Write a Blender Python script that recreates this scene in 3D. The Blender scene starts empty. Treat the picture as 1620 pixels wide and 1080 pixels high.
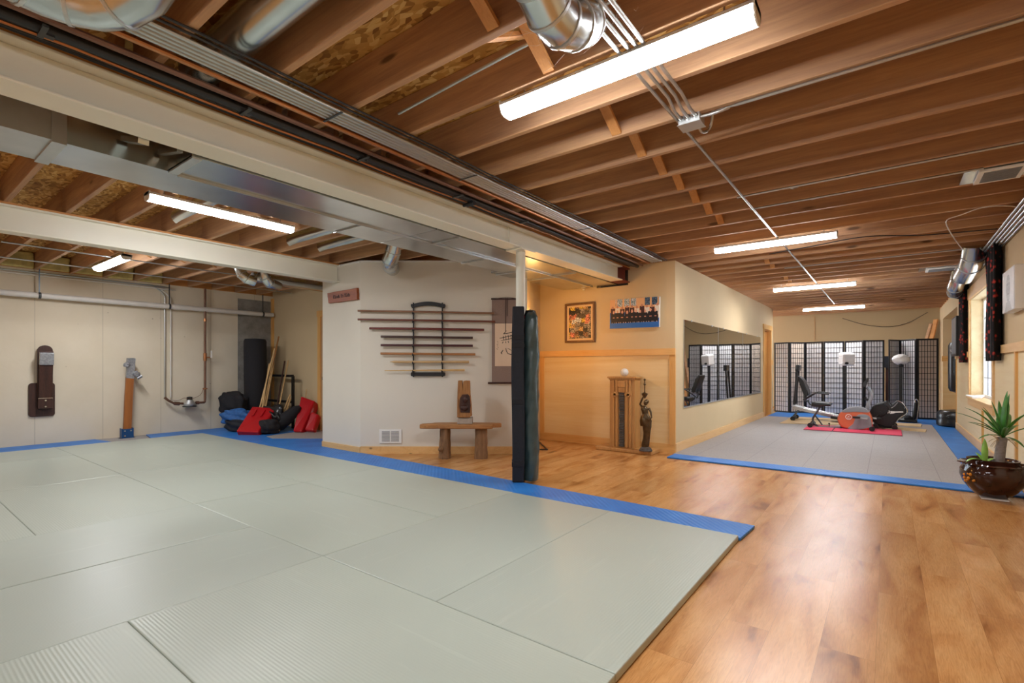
import bpy, bmesh, math, random
from mathutils import Vector, Matrix
R = math.radians
SC = bpy.context.scene
COL = SC.collection
random.seed(7)

# ------------------------------------------------------------------ camera
YAW = 37.13
CH = 1.17
cam_d = bpy.data.cameras.new('camera')
cam = bpy.data.objects.new('camera', cam_d)
COL.objects.link(cam)
cam.location = (0, 0, CH)
cam.rotation_euler = (R(90), 0, R(YAW))
cam_d.sensor_width = 36
cam_d.lens = 786 / 1620 * 36
cam_d.shift_y = 40 / 1620
cam_d.clip_start = 0.05
SC.camera = cam

# ------------------------------------------------------------------ world (overcast daylight through the window)
w = bpy.data.worlds.new('world')
SC.world = w
w.use_nodes = True
w.node_tree.nodes['Background'].inputs[0].default_value = (0.80, 0.90, 1.0, 1)
w.node_tree.nodes['Background'].inputs[1].default_value = 5.0

SC.view_settings.view_transform = 'Standard'
SC.view_settings.look = 'None'
SC.view_settings.gamma = 1
SC.view_settings.use_curve_mapping = False
SC.view_settings.exposure = 1.85
LENS_EMIT = 34.0      # light of the strip fixtures' lenses
LAMP_EMIT = 120.0     # added warm bulb giving the alcove its glow

# ------------------------------------------------------------------ helpers
S_ = math.sin(R(YAW)); C_ = math.cos(R(YAW)); FPX = 786.0
def ray(px, py):
    a = (px - 810) / FPX; b = (580 - py) / FPX
    return Vector((a * C_ - S_, a * S_ + C_, b))
O_ = Vector((0, 0, CH))
def FL(px, py, z=0):
    r = ray(px, py); return O_ + r * ((z - CH) / r.z)
def PY(px, py, Y):
    r = ray(px, py); return O_ + r * (Y / r.y)
def PX(px, py, X):
    r = ray(px, py); return O_ + r * (X / r.x)
def PD(px, py, d): return O_ + ray(px, py) * d

def lin(c):
    if isinstance(c, str):
        c = c.lstrip('#'); c = [int(c[i:i + 2], 16) / 255 for i in (0, 2, 4)]
    return tuple((v / 12.92 if v <= 0.04045 else ((v + 0.055) / 1.055) ** 2.4) for v in c[:3]) + (1,)

class NT:
    def __init__(s, name):
        s.m = bpy.data.materials.new(name); s.m.use_nodes = True
        s.t = s.m.node_tree; s.b = s.t.nodes['Principled BSDF']
    def n(s, typ, **kw):
        nd = s.t.nodes.new(typ)
        for k, v in kw.items():
            if k.startswith('_'): setattr(nd, k[1:], v)
            else: nd.inputs[k.replace('_', ' ')].default_value = v
        return nd
    def l(s, a, b): s.t.links.new(a, b)
    def coords(s, scale=(1, 1, 1), rand=True, kind='Object', rot=(0, 0, 0)):
        tc = s.n('ShaderNodeTexCoord'); mp = s.n('ShaderNodeMapping')
        mp.inputs['Scale'].default_value = scale
        mp.inputs['Rotation'].default_value = rot
        s.l(tc.outputs[kind], mp.inputs['Vector'])
        if rand:
            oi = s.n('ShaderNodeObjectInfo'); mul = s.n('ShaderNodeMath', _operation='MULTIPLY'); mul.inputs[1].default_value = 37
            s.l(oi.outputs['Random'], mul.inputs[0])
            ad = s.n('ShaderNodeVectorMath', _operation='ADD')
            s.l(mp.outputs[0], ad.inputs[0]); s.l(mul.outputs[0], ad.inputs[1])
            return ad.outputs[0]
        return mp.outputs[0]
    def noise(s, vec, scale=5, detail=4, rough=0.5, dist=0):
        nd = s.n('ShaderNodeTexNoise', Scale=scale, Detail=detail, Roughness=rough, Distortion=dist)
        s.l(vec, nd.inputs['Vector']); return nd.outputs['Fac']
    def ramp(s, fac, stops):
        r = s.n('ShaderNodeValToRGB'); e = r.color_ramp.elements
        while len(e) < len(stops): e.new(0.5)
        for el, (p, c) in zip(e, stops): el.position = p; el.color = c if len(c) == 4 else lin(c)
        s.l(fac, r.inputs[0]); return r.outputs[0]
    def mix(s, fac, a, b, mode='MIX'):
        m = s.n('ShaderNodeMix', _data_type='RGBA', _blend_type=mode)
        for sock, v in ((m.inputs[0], fac), (m.inputs[6], a), (m.inputs[7], b)):
            if isinstance(v, (int, float)): sock.default_value = v
            elif isinstance(v, tuple): sock.default_value = v
            else: s.l(v, sock)
        return m.outputs[2]
    def bump(s, h, strength=0.3, dist=0.01):
        b = s.n('ShaderNodeBump', Strength=strength, Distance=dist); s.l(h, b.inputs['Height'])
        s.l(b.outputs[0], s.b.inputs['Normal'])
    def set(s, rough=None, metal=None, spec=None, color=None):
        if rough is not None: s.b.inputs['Roughness'].default_value = rough
        if metal is not None: s.b.inputs['Metallic'].default_value = metal
        if spec is not None: s.b.inputs['Specular IOR Level'].default_value = spec
        if color is not None:
            if isinstance(color, tuple): s.b.inputs['Base Color'].default_value = color
            else: s.l(color, s.b.inputs['Base Color'])
        return s.m

M = {}
def plain(name, c, rough=0.5, metal=0.0, var=0.08, scale=6, bump=0.0, spec=0.5):
    t = NT(name); c = lin(c)
    v = t.coords()
    f = t.noise(v, scale, 5)
    lo = tuple(x * (1 - var) for x in c[:3]) + (1,); hi = tuple(min(1, x * (1 + var)) for x in c[:3]) + (1,)
    col = t.ramp(f, [(0.3, lo), (0.7, hi)])
    if bump:
        t.bump(t.noise(v, scale * 14, 3), bump, 0.004)
    M[name] = t.set(rough, metal, spec, col); return M[name]

def wood(name, base, dark, rough=0.5, axis='x', scale=1.0, knots=True, contrast=0.5, spec=0.4):
    t = NT(name)
    st = {'x': (0.35, 6, 6), 'y': (6, 0.35, 6), 'z': (6, 6, 0.35)}[axis]
    v = t.coords(tuple(a * scale for a in st))
    n1 = t.noise(v, 1.6, 3, 0.6, 0.8); n2 = t.noise(v, 9, 5, 0.65, 1.2)
    a = t.mix(contrast, n1, n2)
    col = t.ramp(a, [(0.30, lin(dark)), (0.62, lin(base))])
    if knots:
        ks = {'x': (1.3, 5, 5), 'y': (5, 1.3, 5), 'z': (5, 5, 1.3)}[axis]
        kv = t.coords(ks)
        vo = t.n('ShaderNodeTexVoronoi', Scale=0.9); t.l(kv, vo.inputs['Vector'])
        k = t.ramp(vo.outputs['Distance'], [(0.05, (0.13, 0.11, 0.1, 1)), (0.10, (1, 1, 1, 1))])
        col = t.mix(0.8, col, k, 'MULTIPLY')
    t.bump(n2, 0.12, 0.004)
    M[name] = t.set(rough, 0, spec, col); return M[name]

def emit(name, c, s):
    m = bpy.data.materials.new(name); m.use_nodes = True; t = m.node_tree
    t.nodes.remove(t.nodes['Principled BSDF'])
    e = t.nodes.new('ShaderNodeEmission'); e.inputs[0].default_value = lin(c) ; e.inputs[1].default_value = s
    t.links.new(e.outputs[0], t.nodes['Material Output'].inputs[0]); M[name] = m; return m

def tag(o, label=None, cat=None, group=None, kind=None):
    if label: o['label'] = label
    if cat: o['category'] = cat
    if group: o['group'] = group
    if kind: o['kind'] = kind
    return o
def thing(name, loc, label, cat, group=None, rz=0):
    o = bpy.data.objects.new(name, None); COL.objects.link(o)
    o.location = loc; o.rotation_euler = (0, 0, rz); o.empty_display_size = 0.1
    bpy.context.view_layer.update() if False else None
    return tag(o, label, cat, group)

class B:
    """collects shapes into one mesh"""
    def __init__(s): s.bm = bmesh.new()
    def _add(s, vs, fs, mat=None):
        bv = [s.bm.verts.new(mat @ Vector(v) if mat else v) for v in vs]
        for f in fs:
            try: s.bm.faces.new([bv[i] for i in f])
            except ValueError: pass
        return bv
    def box(s, c, d, rot=None, M4=None):
        x, y, z = [q / 2 for q in d]
        m = Matrix.Translation(c)
        if rot: 
            from mathutils import Euler
            m = m @ Euler(rot).to_matrix().to_4x4()
        if M4: m = M4 @ m
        vs = [(a * x, b * y, e * z) for a in (-1, 1) for b in (-1, 1) for e in (-1, 1)]
        s._add(vs, [(0, 1, 3, 2), (4, 6, 7, 5), (0, 4, 5, 1), (2, 3, 7, 6), (0, 2, 6, 4), (1, 5, 7, 3)], m); return s
    def bb(s, x0, x1, y0, y1, z0, z1):
        return s.box(((x0 + x1) / 2, (y0 + y1) / 2, (z0 + z1) / 2), (abs(x1 - x0), abs(y1 - y0), abs(z1 - z0)))
    def bar(s, p, q, w, h=None, up=(0, 0, 1)):
        """rectangular bar from p to q"""
        p = Vector(p); q = Vector(q); h = h or w
        d = q - p; L = d.length; d.normalize(); up = Vector(up)
        if abs(d.dot(up)) > 0.98: up = Vector((1, 0, 0))
        sx = d.cross(up).normalized(); uz = sx.cross(d)
        m = Matrix((sx, d, uz)).transposed().to_4x4(); m.translation = (p + q) / 2
        return s.box((0, 0, 0), (w, L, h), M4=m)
    def tube(s, pts, r, n=10, cap=True, closed=False):
        pts = [Vector(p) for p in pts]; N = len(pts)
        rr = r if isinstance(r, (list, tuple)) else [r] * N
        t0 = (pts[1] - pts[0]).normalized()
        up = Vector((0, 0, 1)) if abs(t0.z) < 0.9 else Vector((1, 0, 0))
        nrm = t0.cross(up).normalized(); rings = []
        for i, p in enumerate(pts):
            if closed: t = (pts[(i + 1) % N] - pts[i - 1]).normalized()
            elif i == 0: t = t0
            elif i == N - 1: t = (pts[-1] - pts[-2]).normalized()
            else: t = ((pts[i + 1] - p).normalized() + (p - pts[i - 1]).normalized()).normalized()
            nrm = (nrm - t * nrm.dot(t)).normalized(); bn = t.cross(nrm)
            k = 1.0
            if 0 < i < N - 1:
                c = (p - pts[i - 1]).normalized().dot(t); k = 1 / max(c, 0.6)
            rings.append([s.bm.verts.new(p + (nrm * math.cos(a) + bn * math.sin(a)) * rr[i] * (k if False else 1)) for a in [2 * math.pi * j / n for j in range(n)]])
        for i in range(N - 1 + (1 if closed else 0)):
            A, Bq = rings[i], rings[(i + 1) % N]
            for j in range(n): s.bm.faces.new((A[j], A[(j + 1) % n], Bq[(j + 1) % n], Bq[j]))
        if cap and not closed:
            s.bm.faces.new(list(reversed(rings[0]))); s.bm.faces.new(rings[-1])
        return s
    def cyl(s, p, q, r, r2=None, n=16): return s.tube([p, q], [r, r if r2 is None else r2], n)
    def lathe(s, prof, c=(0, 0, 0), n=24, wob=None):
        c = Vector(c); rings = []
        for (r, z) in prof:
            rings.append([s.bm.verts.new(c + Vector(((r * (1 + (wob(2 * math.pi * j / n, z) if wob else 0))) * math.cos(2 * math.pi * j / n), (r * (1 + (wob(2 * math.pi * j / n, z) if wob else 0))) * math.sin(2 * math.pi * j / n), z))) for j in range(n)])
        for A, Bq in zip(rings, rings[1:]):
            for j in range(n): s.bm.faces.new((A[j], A[(j + 1) % n], Bq[(j + 1) % n], Bq[j]))
        if prof[0][0] > 1e-4: s.bm.faces.new(list(reversed(rings[0])))
        if prof[-1][0] > 1e-4: s.bm.faces.new(rings[-1])
        return s
    def prism(s, pts, ext):
        """polygon of 3-D points extruded by vector ext"""
        ext = Vector(ext); a = [s.bm.verts.new(Vector(p)) for p in pts]; b = [s.bm.verts.new(Vector(p) + ext) for p in pts]; n = len(pts)
        s.bm.faces.new(a); s.bm.faces.new(list(reversed(b)))
        for i in range(n): s.bm.faces.new((a[i], b[i], b[(i + 1) % n], a[(i + 1) % n]))
        return s
    def sphere(s, c, r, sub=2, scale=(1, 1, 1)):
        m = Matrix.Translation(c) @ Matrix.Diagonal((*[r * q for q in scale], 1))
        bmesh.ops.create_icosphere(s.bm, subdivisions=sub, radius=1, matrix=m); return s
    def jitter(s, amt):
        for v in s.bm.verts: v.co += Vector((random.uniform(-amt, amt), random.uniform(-amt, amt), random.uniform(-amt, amt)))
        return s
    def make(s, name, mat, parent=None, bevel=0, smooth=False, sub=0, seg=2, origin=None, auto=True):
        bmesh.ops.recalc_face_normals(s.bm, faces=s.bm.faces)
        me = bpy.data.meshes.new(name)
        if origin is None and parent is None and s.bm.verts:
            xs = [v.co for v in s.bm.verts]
            origin = Vector(((min(v.x for v in xs) + max(v.x for v in xs)) / 2, (min(v.y for v in xs) + max(v.y for v in xs)) / 2, min(v.z for v in xs)))
        if origin is not None:
            origin = Vector(origin)
            for v in s.bm.verts: v.co -= origin
        s.bm.to_mesh(me); s.bm.free()
        o = bpy.data.objects.new(name, me); COL.objects.link(o)
        if origin is not None: o.location = origin
        if mat: me.materials.append(M[mat] if isinstance(mat, str) else mat)
        if parent: o.parent = parent
        if bevel:
            b = o.modifiers.new('bevel', 'BEVEL'); b.width = bevel; b.segments = seg; b.limit_method = 'ANGLE'; b.angle_limit = R(40)
        if sub:
            q = o.modifiers.new('sub', 'SUBSURF'); q.levels = sub; q.render_levels = sub
        if smooth:
            for p in me.polygons: p.use_smooth = True
            if auto and not sub:
                try: me.set_sharp_from_angle(angle=R(42))
                except Exception: pass
        return o

def W(parent):  # world-space geometry under an Empty: matrix that undoes the parent's transform
    return (Matrix.Translation(parent.location) @ parent.rotation_euler.to_matrix().to_4x4()).inverted()
def into(o, parent):
    """parent a mesh modelled in world space under an Empty and keep it where it is"""
    o.parent = parent; o.matrix_parent_inverse = W(parent); return o
def dup(root, loc=None, rz=None, label=None, group=None):
    r = root.copy(); COL.objects.link(r)
    if loc is not None: r.location = loc
    if rz is not None: r.rotation_euler = (0, 0, rz)
    if label: r['label'] = label
    if group: r['group'] = group
    for ch in list(root.children):
        c = ch.copy(); COL.objects.link(c); c.parent = r
        for g in list(ch.children):
            d = g.copy(); COL.objects.link(d); d.parent = c
    return r
def struct(b, name, mat, **kw):
    return tag(b.make(name, mat, **kw), kind='structure')
def text_mesh(name, body, size, mat, loc, rot, parent=None, ext=0.002, align='CENTER'):
    cu = bpy.data.curves.new(name, 'FONT'); cu.body = body; cu.size = size; cu.extrude = ext; cu.align_x = align; cu.align_y = 'CENTER'
    tmp = bpy.data.objects.new('tmp', cu); COL.objects.link(tmp)
    bpy.context.view_layer.update()
    me = bpy.data.meshes.new_from_object(tmp.evaluated_get(bpy.context.evaluated_depsgraph_get()))
    bpy.data.objects.remove(tmp)
    o = bpy.data.objects.new(name, me); COL.objects.link(o); me.materials.clear(); me.materials.append(M[mat])
    o.location = loc; o.rotation_euler = rot
    if parent: o.parent = parent
    return o
# ------------------------------------------------------------------ materials
wood('joist', '#c89e74', '#966f58', 0.65, 'x', 1.0, True, 0.35)
wood('plate_wood', '#d59a5c', '#b3763f', 0.6, 'y', 1.0, True, 0.4)
wood('pine', '#e8bf82', '#d6a566', 0.45, 'x', 1.2, True, 0.4)
wood('pine_y', '#e9c58e', '#dcb277', 0.45, 'y', 1.2, False, 0.4)
wood('fir', '#e6b876', '#cf9850', 0.4, 'x', 1.0, False, 0.5)
wood('fir_y', '#e8c18c', '#d8a867', 0.4, 'y', 1.0, False, 0.5)
wood('fir_z', '#e5b26c', '#cf9850', 0.4, 'z', 1.0, False, 0.5)
wood('ply', '#ecd2a0', '#e0bd82', 0.42, 'x', 0.5, False, 0.3)
wood('ply_y', '#ecd9b0', '#e2c795', 0.42, 'y', 0.5, False, 0.3)
wood('door_wood', '#c98b42', '#b07232', 0.4, 'z', 1.0, False, 0.5)
plain('offwhite', '#dad3c5', 0.85, var=0.02, scale=1.5)
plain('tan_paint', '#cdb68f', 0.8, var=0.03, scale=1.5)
plain('tan_far_shaded', '#b8a47f', 0.8, var=0.03, scale=1.5)  # shade on the far wall put into a darker tan
plain('cream_steel', '#e9e6d6', 0.42, var=0.03, scale=2)
plain('rust', '#6e2a1a', 0.8, var=0.2)
plain('galv', '#c9cdcd', 0.25, 1.0, var=0.16, scale=2.2)
plain('galv_dull', '#c3c6c6', 0.42, 0.8, var=0.12, scale=3)
plain('emt', '#b9bbb9', 0.38, 0.9, var=0.06)
plain('copper', '#b57c54', 0.35, 0.9, var=0.15)
plain('copper_dull', '#7d5c4b', 0.5, 0.7, var=0.2)
plain('black_pipe', '#1d1d1f', 0.45, var=0.2)
plain('black_paint', '#141416', 0.4, var=0.1)
plain('dark_bronze', '#4a3826', 0.4, 0.6, var=0.3, scale=30)
plain('steel_dark', '#55585a', 0.4, 0.8, var=0.1)
plain('chrome', '#c8c8c8', 0.2, 1.0, var=0.05)
plain('white_plastic', '#e6e4df', 0.4, var=0.02)
plain('pvc', '#ddd8d0', 0.45, var=0.05)
plain('red_vinyl', '#b5121c', 0.28, var=0.06, bump=0.05)
plain('black_vinyl', '#17181a', 0.3, var=0.1, bump=0.1)
plain('navy_fabric', '#14161f', 0.75, var=0.2, scale=40, bump=0.3)
plain('green_vinyl', '#3a4a4a', 0.3, var=0.2, scale=8, bump=0.1)
plain('black_fabric', '#1c1b1f', 0.85, var=0.15, scale=60, bump=0.3)
plain('blue_fabric', '#2d5f9c', 0.7, var=0.3, scale=20)
plain('duct_tape', '#9a9ca0', 0.35, 0.5, var=0.25, scale=40, bump=0.3)
plain('blue_metal', '#1f4f86', 0.35, 0.4, var=0.1)
plain('bronze', '#5a4a35', 0.35, 0.75, var=0.3, scale=20)
plain('stone', '#a89a8c', 0.8, var=0.15, scale=12, bump=0.3)
plain('dark_stone', '#4b4a4a', 0.5, var=0.4, scale=40, bump=0.4)
plain('ink', '#16120f', 0.7, var=0.1)
plain('rice_paper', '#e3c9ae', 0.8, var=0.03)
plain('mauve_cloth', '#8f7a70', 0.85, var=0.06, scale=120)
plain('shoji_black', '#17171a', 0.4, var=0.1)
plain('shoji_paper', '#dcdadb', 0.95, var=0.03, spec=0.05)
plain('shoji_paper_shaded', '#c9b8a8', 0.8, var=0.03)  # shade of the turned panels put into the paper colour
plain('orange_plastic', '#c96542', 0.35, 0.2, var=0.05)
plain('grey_plastic', '#84868a', 0.4, 0.2, var=0.05)
plain('pink_foam', '#d9435f', 0.8, var=0.05)
plain('pink_foam_edge', '#8a4a58', 0.8, var=0.2, scale=60)
plain('black_plastic', '#161617', 0.35, var=0.1)
plain('leaf', '#3f7a2c', 0.4, var=0.35, scale=14)
plain('leaf_light', '#84b548', 0.4, var=0.25, scale=14)
plain('trunk', '#8d8582', 0.8, var=0.3, scale=30, bump=0.6)
plain('root', '#b59a70', 0.8, var=0.3)
plain('soil', '#3a2a20', 0.95, var=0.3, scale=40)
plain('brown_glaze', '#3a2018', 0.09, var=0.55, scale=5)
plain('gold_mottle', '#c07a1e', 0.2, var=0.3)
plain('insulation', '#c9b978', 0.95, var=0.2, scale=12, bump=0.8)
plain('white_paint', '#e8e6e0', 0.4, var=0.02)
plain('white_paper', '#efefef', 0.6, var=0.03)
plain('cobweb', '#cbb8a8', 0.9, var=0.1)
plain('black_mat', '#2a2a2c', 0.8)
plain('staff_a', '#8a6246', 0.45, var=0.12); plain('staff_b', '#6d3a28', 0.4, var=0.12); plain('staff_c', '#6a2a20', 0.35, var=0.1)
plain('staff_d', '#43281f', 0.35, var=0.1); plain('staff_e', '#4a1c1c', 0.35, var=0.1); plain('staff_f', '#a8703e', 0.45, var=0.1)
plain('staff_g', '#c3a06e', 0.5, var=0.1); plain('staff_h', '#cfa86c', 0.5, var=0.1)
wood('weathered', '#9a7450', '#4a3626', 0.8, 'z', 2.0, False, 0.6)
wood('cedar', '#b27c46', '#6d4526', 0.6, 'z', 2.0, False, 0.6)
wood('cedar_x', '#b8824c', '#7d5230', 0.6, 'x', 2.0, False, 0.6)
wood('frame_wood', '#7d5838', '#553a24', 0.4, 'z', 2.0, False, 0.5)
wood('dark_wood', '#4a2a20', '#23140f', 0.45, 'z', 2.0, False, 0.5)
wood('oak', '#cc9c60', '#a67642', 0.4, 'z', 1.5, False, 0.5)
wood('orange_wood', '#a8662f', '#8a5024', 0.5, 'z', 1.5, False, 0.5)
wood('red_wood_plaque', '#a3562c', '#74371c', 0.45, 'x', 2.0, False, 0.5)
wood('stick', '#cda873', '#a57f4e', 0.6, 'z', 2.0, False, 0.5)
wood('board', '#d9bf94', '#c0a070', 0.6, 'x', 1.0, False, 0.5)
emit('led', '#f9fbff', LENS_EMIT); emit('led_side', '#f9fbff', LENS_EMIT * 0.28)
emit('added_warm_bulb', '#ffc070', LAMP_EMIT)

# painted concrete wall with a bare grey strip near its far corner
t = NT('concrete'); v = t.coords(rand=False)
n1 = t.noise(v, 1.2, 6, 0.6); n2 = t.noise(v, 24, 4)
base = t.ramp(n1, [(0.3, '#d6c9b0'), (0.7, '#dfd3bd')])
sep = t.n('ShaderNodeSeparateXYZ'); t.l(v, sep.inputs[0])
def step(sock, edge, gt=True):
    m = t.n('ShaderNodeMath', _operation='GREATER_THAN' if gt else 'LESS_THAN'); t.l(sock, m.inputs[0]); m.inputs[1].default_value = edge; return m.outputs[0]
mA = t.n('ShaderNodeMath', _operation='MULTIPLY'); t.l(step(sep.outputs['Y'], 4.48), mA.inputs[0]); t.l(step(sep.outputs['Z'], 2.50, False), mA.inputs[1])
grey = t.ramp(t.noise(v, 5, 6, 0.7), [(0.3, '#77746f'), (0.7, '#a09c95')])
# formwork seams
sm = t.n('ShaderNodeMath', _operation='PINGPONG'); t.l(sep.outputs['Y'], sm.inputs[0]); sm.inputs[1].default_value = 0.4
line = t.n('ShaderNodeMath', _operation='LESS_THAN'); t.l(sm.outputs[0], line.inputs[0]); line.inputs[1].default_value = 0.006
base = t.mix(line.outputs[0], base, lin('#c8bca5'))
vo = t.n('ShaderNodeTexVoronoi', Scale=3.0); t.l(v, vo.inputs['Vector'])
pit = t.ramp(vo.outputs['Distance'], [(0.02, (0.45, 0.42, 0.38, 1)), (0.04, (1, 1, 1, 1))])
base = t.mix(0.7, base, pit, 'MULTIPLY')
t.bump(n2, 0.25, 0.004)
M['concrete'] = t.set(0.85, 0, 0.3, t.mix(mA.outputs[0], base, grey))

# oriented strand board
t = NT('osb'); v = t.coords((1, 1, 1), rand=False)
mp = t.n('ShaderNodeMapping'); mp.inputs['Scale'].default_value = (11, 30, 9); mp.inputs['Rotation'].default_value = (0, 0, 0.5)
nz = t.n('ShaderNodeTexNoise', Scale=3.0, Detail=2.0); t.l(v, nz.inputs['Vector'])
ad = t.n('ShaderNodeVectorMath', _operation='MULTIPLY_ADD'); t.l(nz.outputs['Color'], ad.inputs[0]); ad.inputs[1].default_value = (0.16, 0.16, 0.16); t.l(v, ad.inputs[2])
t.l(ad.outputs[0], mp.inputs['Vector'])
vo = t.n('ShaderNodeTexVoronoi', Scale=1.6); t.l(mp.outputs[0], vo.inputs['Vector'])
hs = t.n('ShaderNodeSeparateColor'); t.l(vo.outputs['Color'], hs.inputs[0])
col = t.ramp(hs.outputs[0], [(0.0, '#8a5a28'), (0.35, '#b98742'), (0.7, '#cf9d55'), (1.0, '#e3bd78')])
t.bump(hs.outputs[1], 0.3, 0.003)
M['osb'] = t.set(0.7, 0, 0.3, col)

# laminate planks running away from the camera
t = NT('plank_floor'); tc = t.n('ShaderNodeTexCoord'); sep = t.n('ShaderNodeSeparateXYZ'); t.l(tc.outputs['Object'], sep.inputs[0])
cmb = t.n('ShaderNodeCombineXYZ'); t.l(sep.outputs['Y'], cmb.inputs[0])
ax = t.n('ShaderNodeMath', _operation='ADD'); t.l(sep.outputs['X'], ax.inputs[0]); ax.inputs[1].default_value = 0.04 + 0.19 * 80
t.l(ax.outputs[0], cmb.inputs[1])
br = t.n('ShaderNodeTexBrick', _offset=0.37, _offset_frequency=2, Scale=1.0, Mortar_Size=0.0006, Mortar_Smooth=0.1, Bias=0.0, Brick_Width=1.22, Row_Height=0.19)
br.inputs['Color1'].default_value = (0, 0, 0, 1); br.inputs['Color2'].default_value = (1, 1, 1, 1); br.inputs['Mortar'].default_value = (0.5, 0.5, 0.5, 1)
t.l(cmb.outputs[0], br.inputs['Vector'])
mul = t.n('ShaderNodeVectorMath', _operation='MULTIPLY_ADD'); t.l(br.outputs['Color'], mul.inputs[0]); mul.inputs[1].default_value = (13, 17, 5)
t.l(cmb.outputs[0], mul.inputs[2])
mpp = t.n('ShaderNodeMapping'); mpp.inputs['Scale'].default_value = (1.1, 4.5, 1); t.l(mul.outputs[0], mpp.inputs['Vector'])
n1 = t.noise(mpp.outputs[0], 1.3, 3, 0.5, 0.7)
mp2 = t.n('ShaderNodeMapping'); mp2.inputs['Scale'].default_value = (2.2, 26, 1); t.l(mul.outputs[0], mp2.inputs['Vector'])
n2 = t.noise(mp2.outputs[0], 3, 4, 0.6, 2.2)
col = t.ramp(n1, [(0.27, '#8f5c2e'), (0.36, '#b57e46'), (0.50, '#c7935a'), (0.75, '#d4a56c')])
g = t.ramp(n2, [(0.3, (0.72, 0.66, 0.6, 1)), (0.6, (1.05, 1.04, 1.02, 1))])
col = t.mix(0.7, col, g, 'MULTIPLY')
tone = t.ramp(br.outputs['Color'], [(0.0, (0.84, 0.80, 0.76, 1)), (1.0, (1.08, 1.06, 1.04, 1))])
col = t.mix(0.8, col, tone, 'MULTIPLY')
col = t.mix(br.outputs['Fac'], col, lin('#8f6236'))
t.bump(n2, 0.03, 0.002)
M['plank_floor'] = t.set(0.27, 0, 0.45, col)

# grey-green tatami-textured vinyl mats
def tatami(name, c, alongx):
    t = NT(name); v = t.coords(rand=True)
    c = lin(c)
    n1 = t.noise(v, 0.8, 5, 0.6)
    col = t.ramp(n1, [(0.3, tuple(x * 0.94 for x in c[:3]) + (1,)), (0.7, c)])
    sc = t.noise(t.coords((2, 30, 1) if alongx else (30, 2, 1)), 1.0, 2)
    col = t.mix(0.12, col, t.ramp(sc, [(0.62, (0.8, 0.8, 0.8, 1)), (0.75, (1.25, 1.25, 1.25, 1))]), 'MULTIPLY')
    wv = t.n('ShaderNodeTexWave', _bands_direction='Y' if alongx else 'X', Scale=22.0, Distortion=0.3); t.l(t.coords(rand=False), wv.inputs['Vector'])
    t.bump(wv.outputs['Fac'], 0.25, 0.0015)
    t.l(t.ramp(n1, [(0.2, (0.30, 0.30, 0.30, 1)), (0.8, (0.44, 0.44, 0.44, 1))]), t.b.inputs['Roughness'])
    M[name] = t.set(None, 0, 0.4, col)
tatami('tatami_x', '#b3baad', True); tatami('tatami_y', '#b0b7ab', False)
t = NT('blue_mat'); v = t.coords(rand=False)
vo = t.n('ShaderNodeTexWave', _bands_direction='DIAGONAL', Scale=12.0, Distortion=0.0); t.l(v, vo.inputs['Vector'])
t.bump(vo.outputs['Fac'], 0.6, 0.004)
M['blue_mat'] = t.set(0.45, 0, 0.4, t.ramp(t.noise(v, 3, 3), [(0.3, '#2a70c0'), (0.7, '#3684d4')]))
t = NT('grey_tile'); v = t.coords(rand=False)
bk = t.n('ShaderNodeTexBrick', _offset=0.0, Scale=1.0, Mortar_Size=0.003, Brick_Width=0.61, Row_Height=0.61); t.l(v, bk.inputs['Vector'])
c0 = t.ramp(t.noise(v, 60, 3), [(0.3, '#989391'), (0.7, '#a8a3a0')])
t.bump(t.noise(v, 90, 2), 0.3, 0.002)
M['grey_tile'] = t.set(0.6, 0, 0.3, t.mix(bk.outputs['Fac'], c0, lin('#86817f')))
# mirror, glass
t = NT('mirror'); n = t.noise(t.coords(), 2, 2); M['mirror'] = t.set(0.02, 1.0, 0.5, t.ramp(n, [(0.3, (0.60, 0.61, 0.60, 1)), (0.7, (0.62, 0.63, 0.62, 1))]))
t = NT('frosted_glass'); M['frosted_glass'] = t.set(0.3, 0, 0.5, t.ramp(t.noise(t.coords(), 3, 2), [(0.3, '#f0f6fa'), (0.7, '#ffffff')]))
t.b.inputs['Transmission Weight'].default_value = 0.75
# floral curtain
t = NT('floral_cloth'); v = t.coords((1, 1, 1))
vo = t.n('ShaderNodeTexVoronoi', Scale=14.0); t.l(v, vo.inputs['Vector'])
nn = t.noise(v, 22, 3)
mx = t.mix(0.4, vo.outputs['Distance'], nn)
col = t.ramp(mx, [(0.30, '#b8392c'), (0.36, '#7a1f1e'), (0.42, '#1a1518'), (0.7, '#141316')])
M['floral_cloth'] = t.set(0.8, 0, 0.3, col)

# ------------------------------------------------------------------ shell
JZ = 2.61; SUB = 2.85
struct(B().bb(-11, 2.2, -4.2, 17, -0.1, 0.0), 'floor', 'plank_floor', origin=(0, 0, 0))
struct(B().bb(-11, 2.2, -4.2, 17, SUB, SUB + 0.1), 'ceiling', 'osb', origin=(0, 0, 0))
struct(B().bb(-10.28, -10.08, -4.2, 5.3, 0, JZ), 'wall_left', 'concrete', origin=(0, 0, 0))
struct(B().bb(-10.28, -10.08, -4.2, 7, JZ, SUB), 'trim_1', 'plate_wood')
struct(B().bb(-11, 2.2, -4.2, -4.0, 0, SUB), 'wall_rear', 'offwhite')
# tan wall behind the equipment corner, with its door opening
DXL = PY(508, 600, 5.17).x
struct(B().bb(-10.08, DXL, 5.17, 5.3, 0, SUB).bb(DXL, DXL + 0.8, 5.17, 5.3, 2.1, SUB).bb(DXL + 0.8, -5.0, 5.17, 5.3, 0, SUB), 'wall_nook', 'tan_paint')
struct(B().bb(-10.08, -10.02, 5.13, 5.17, 0.02, 2.56), 'trim_2', 'fir_z')
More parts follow.
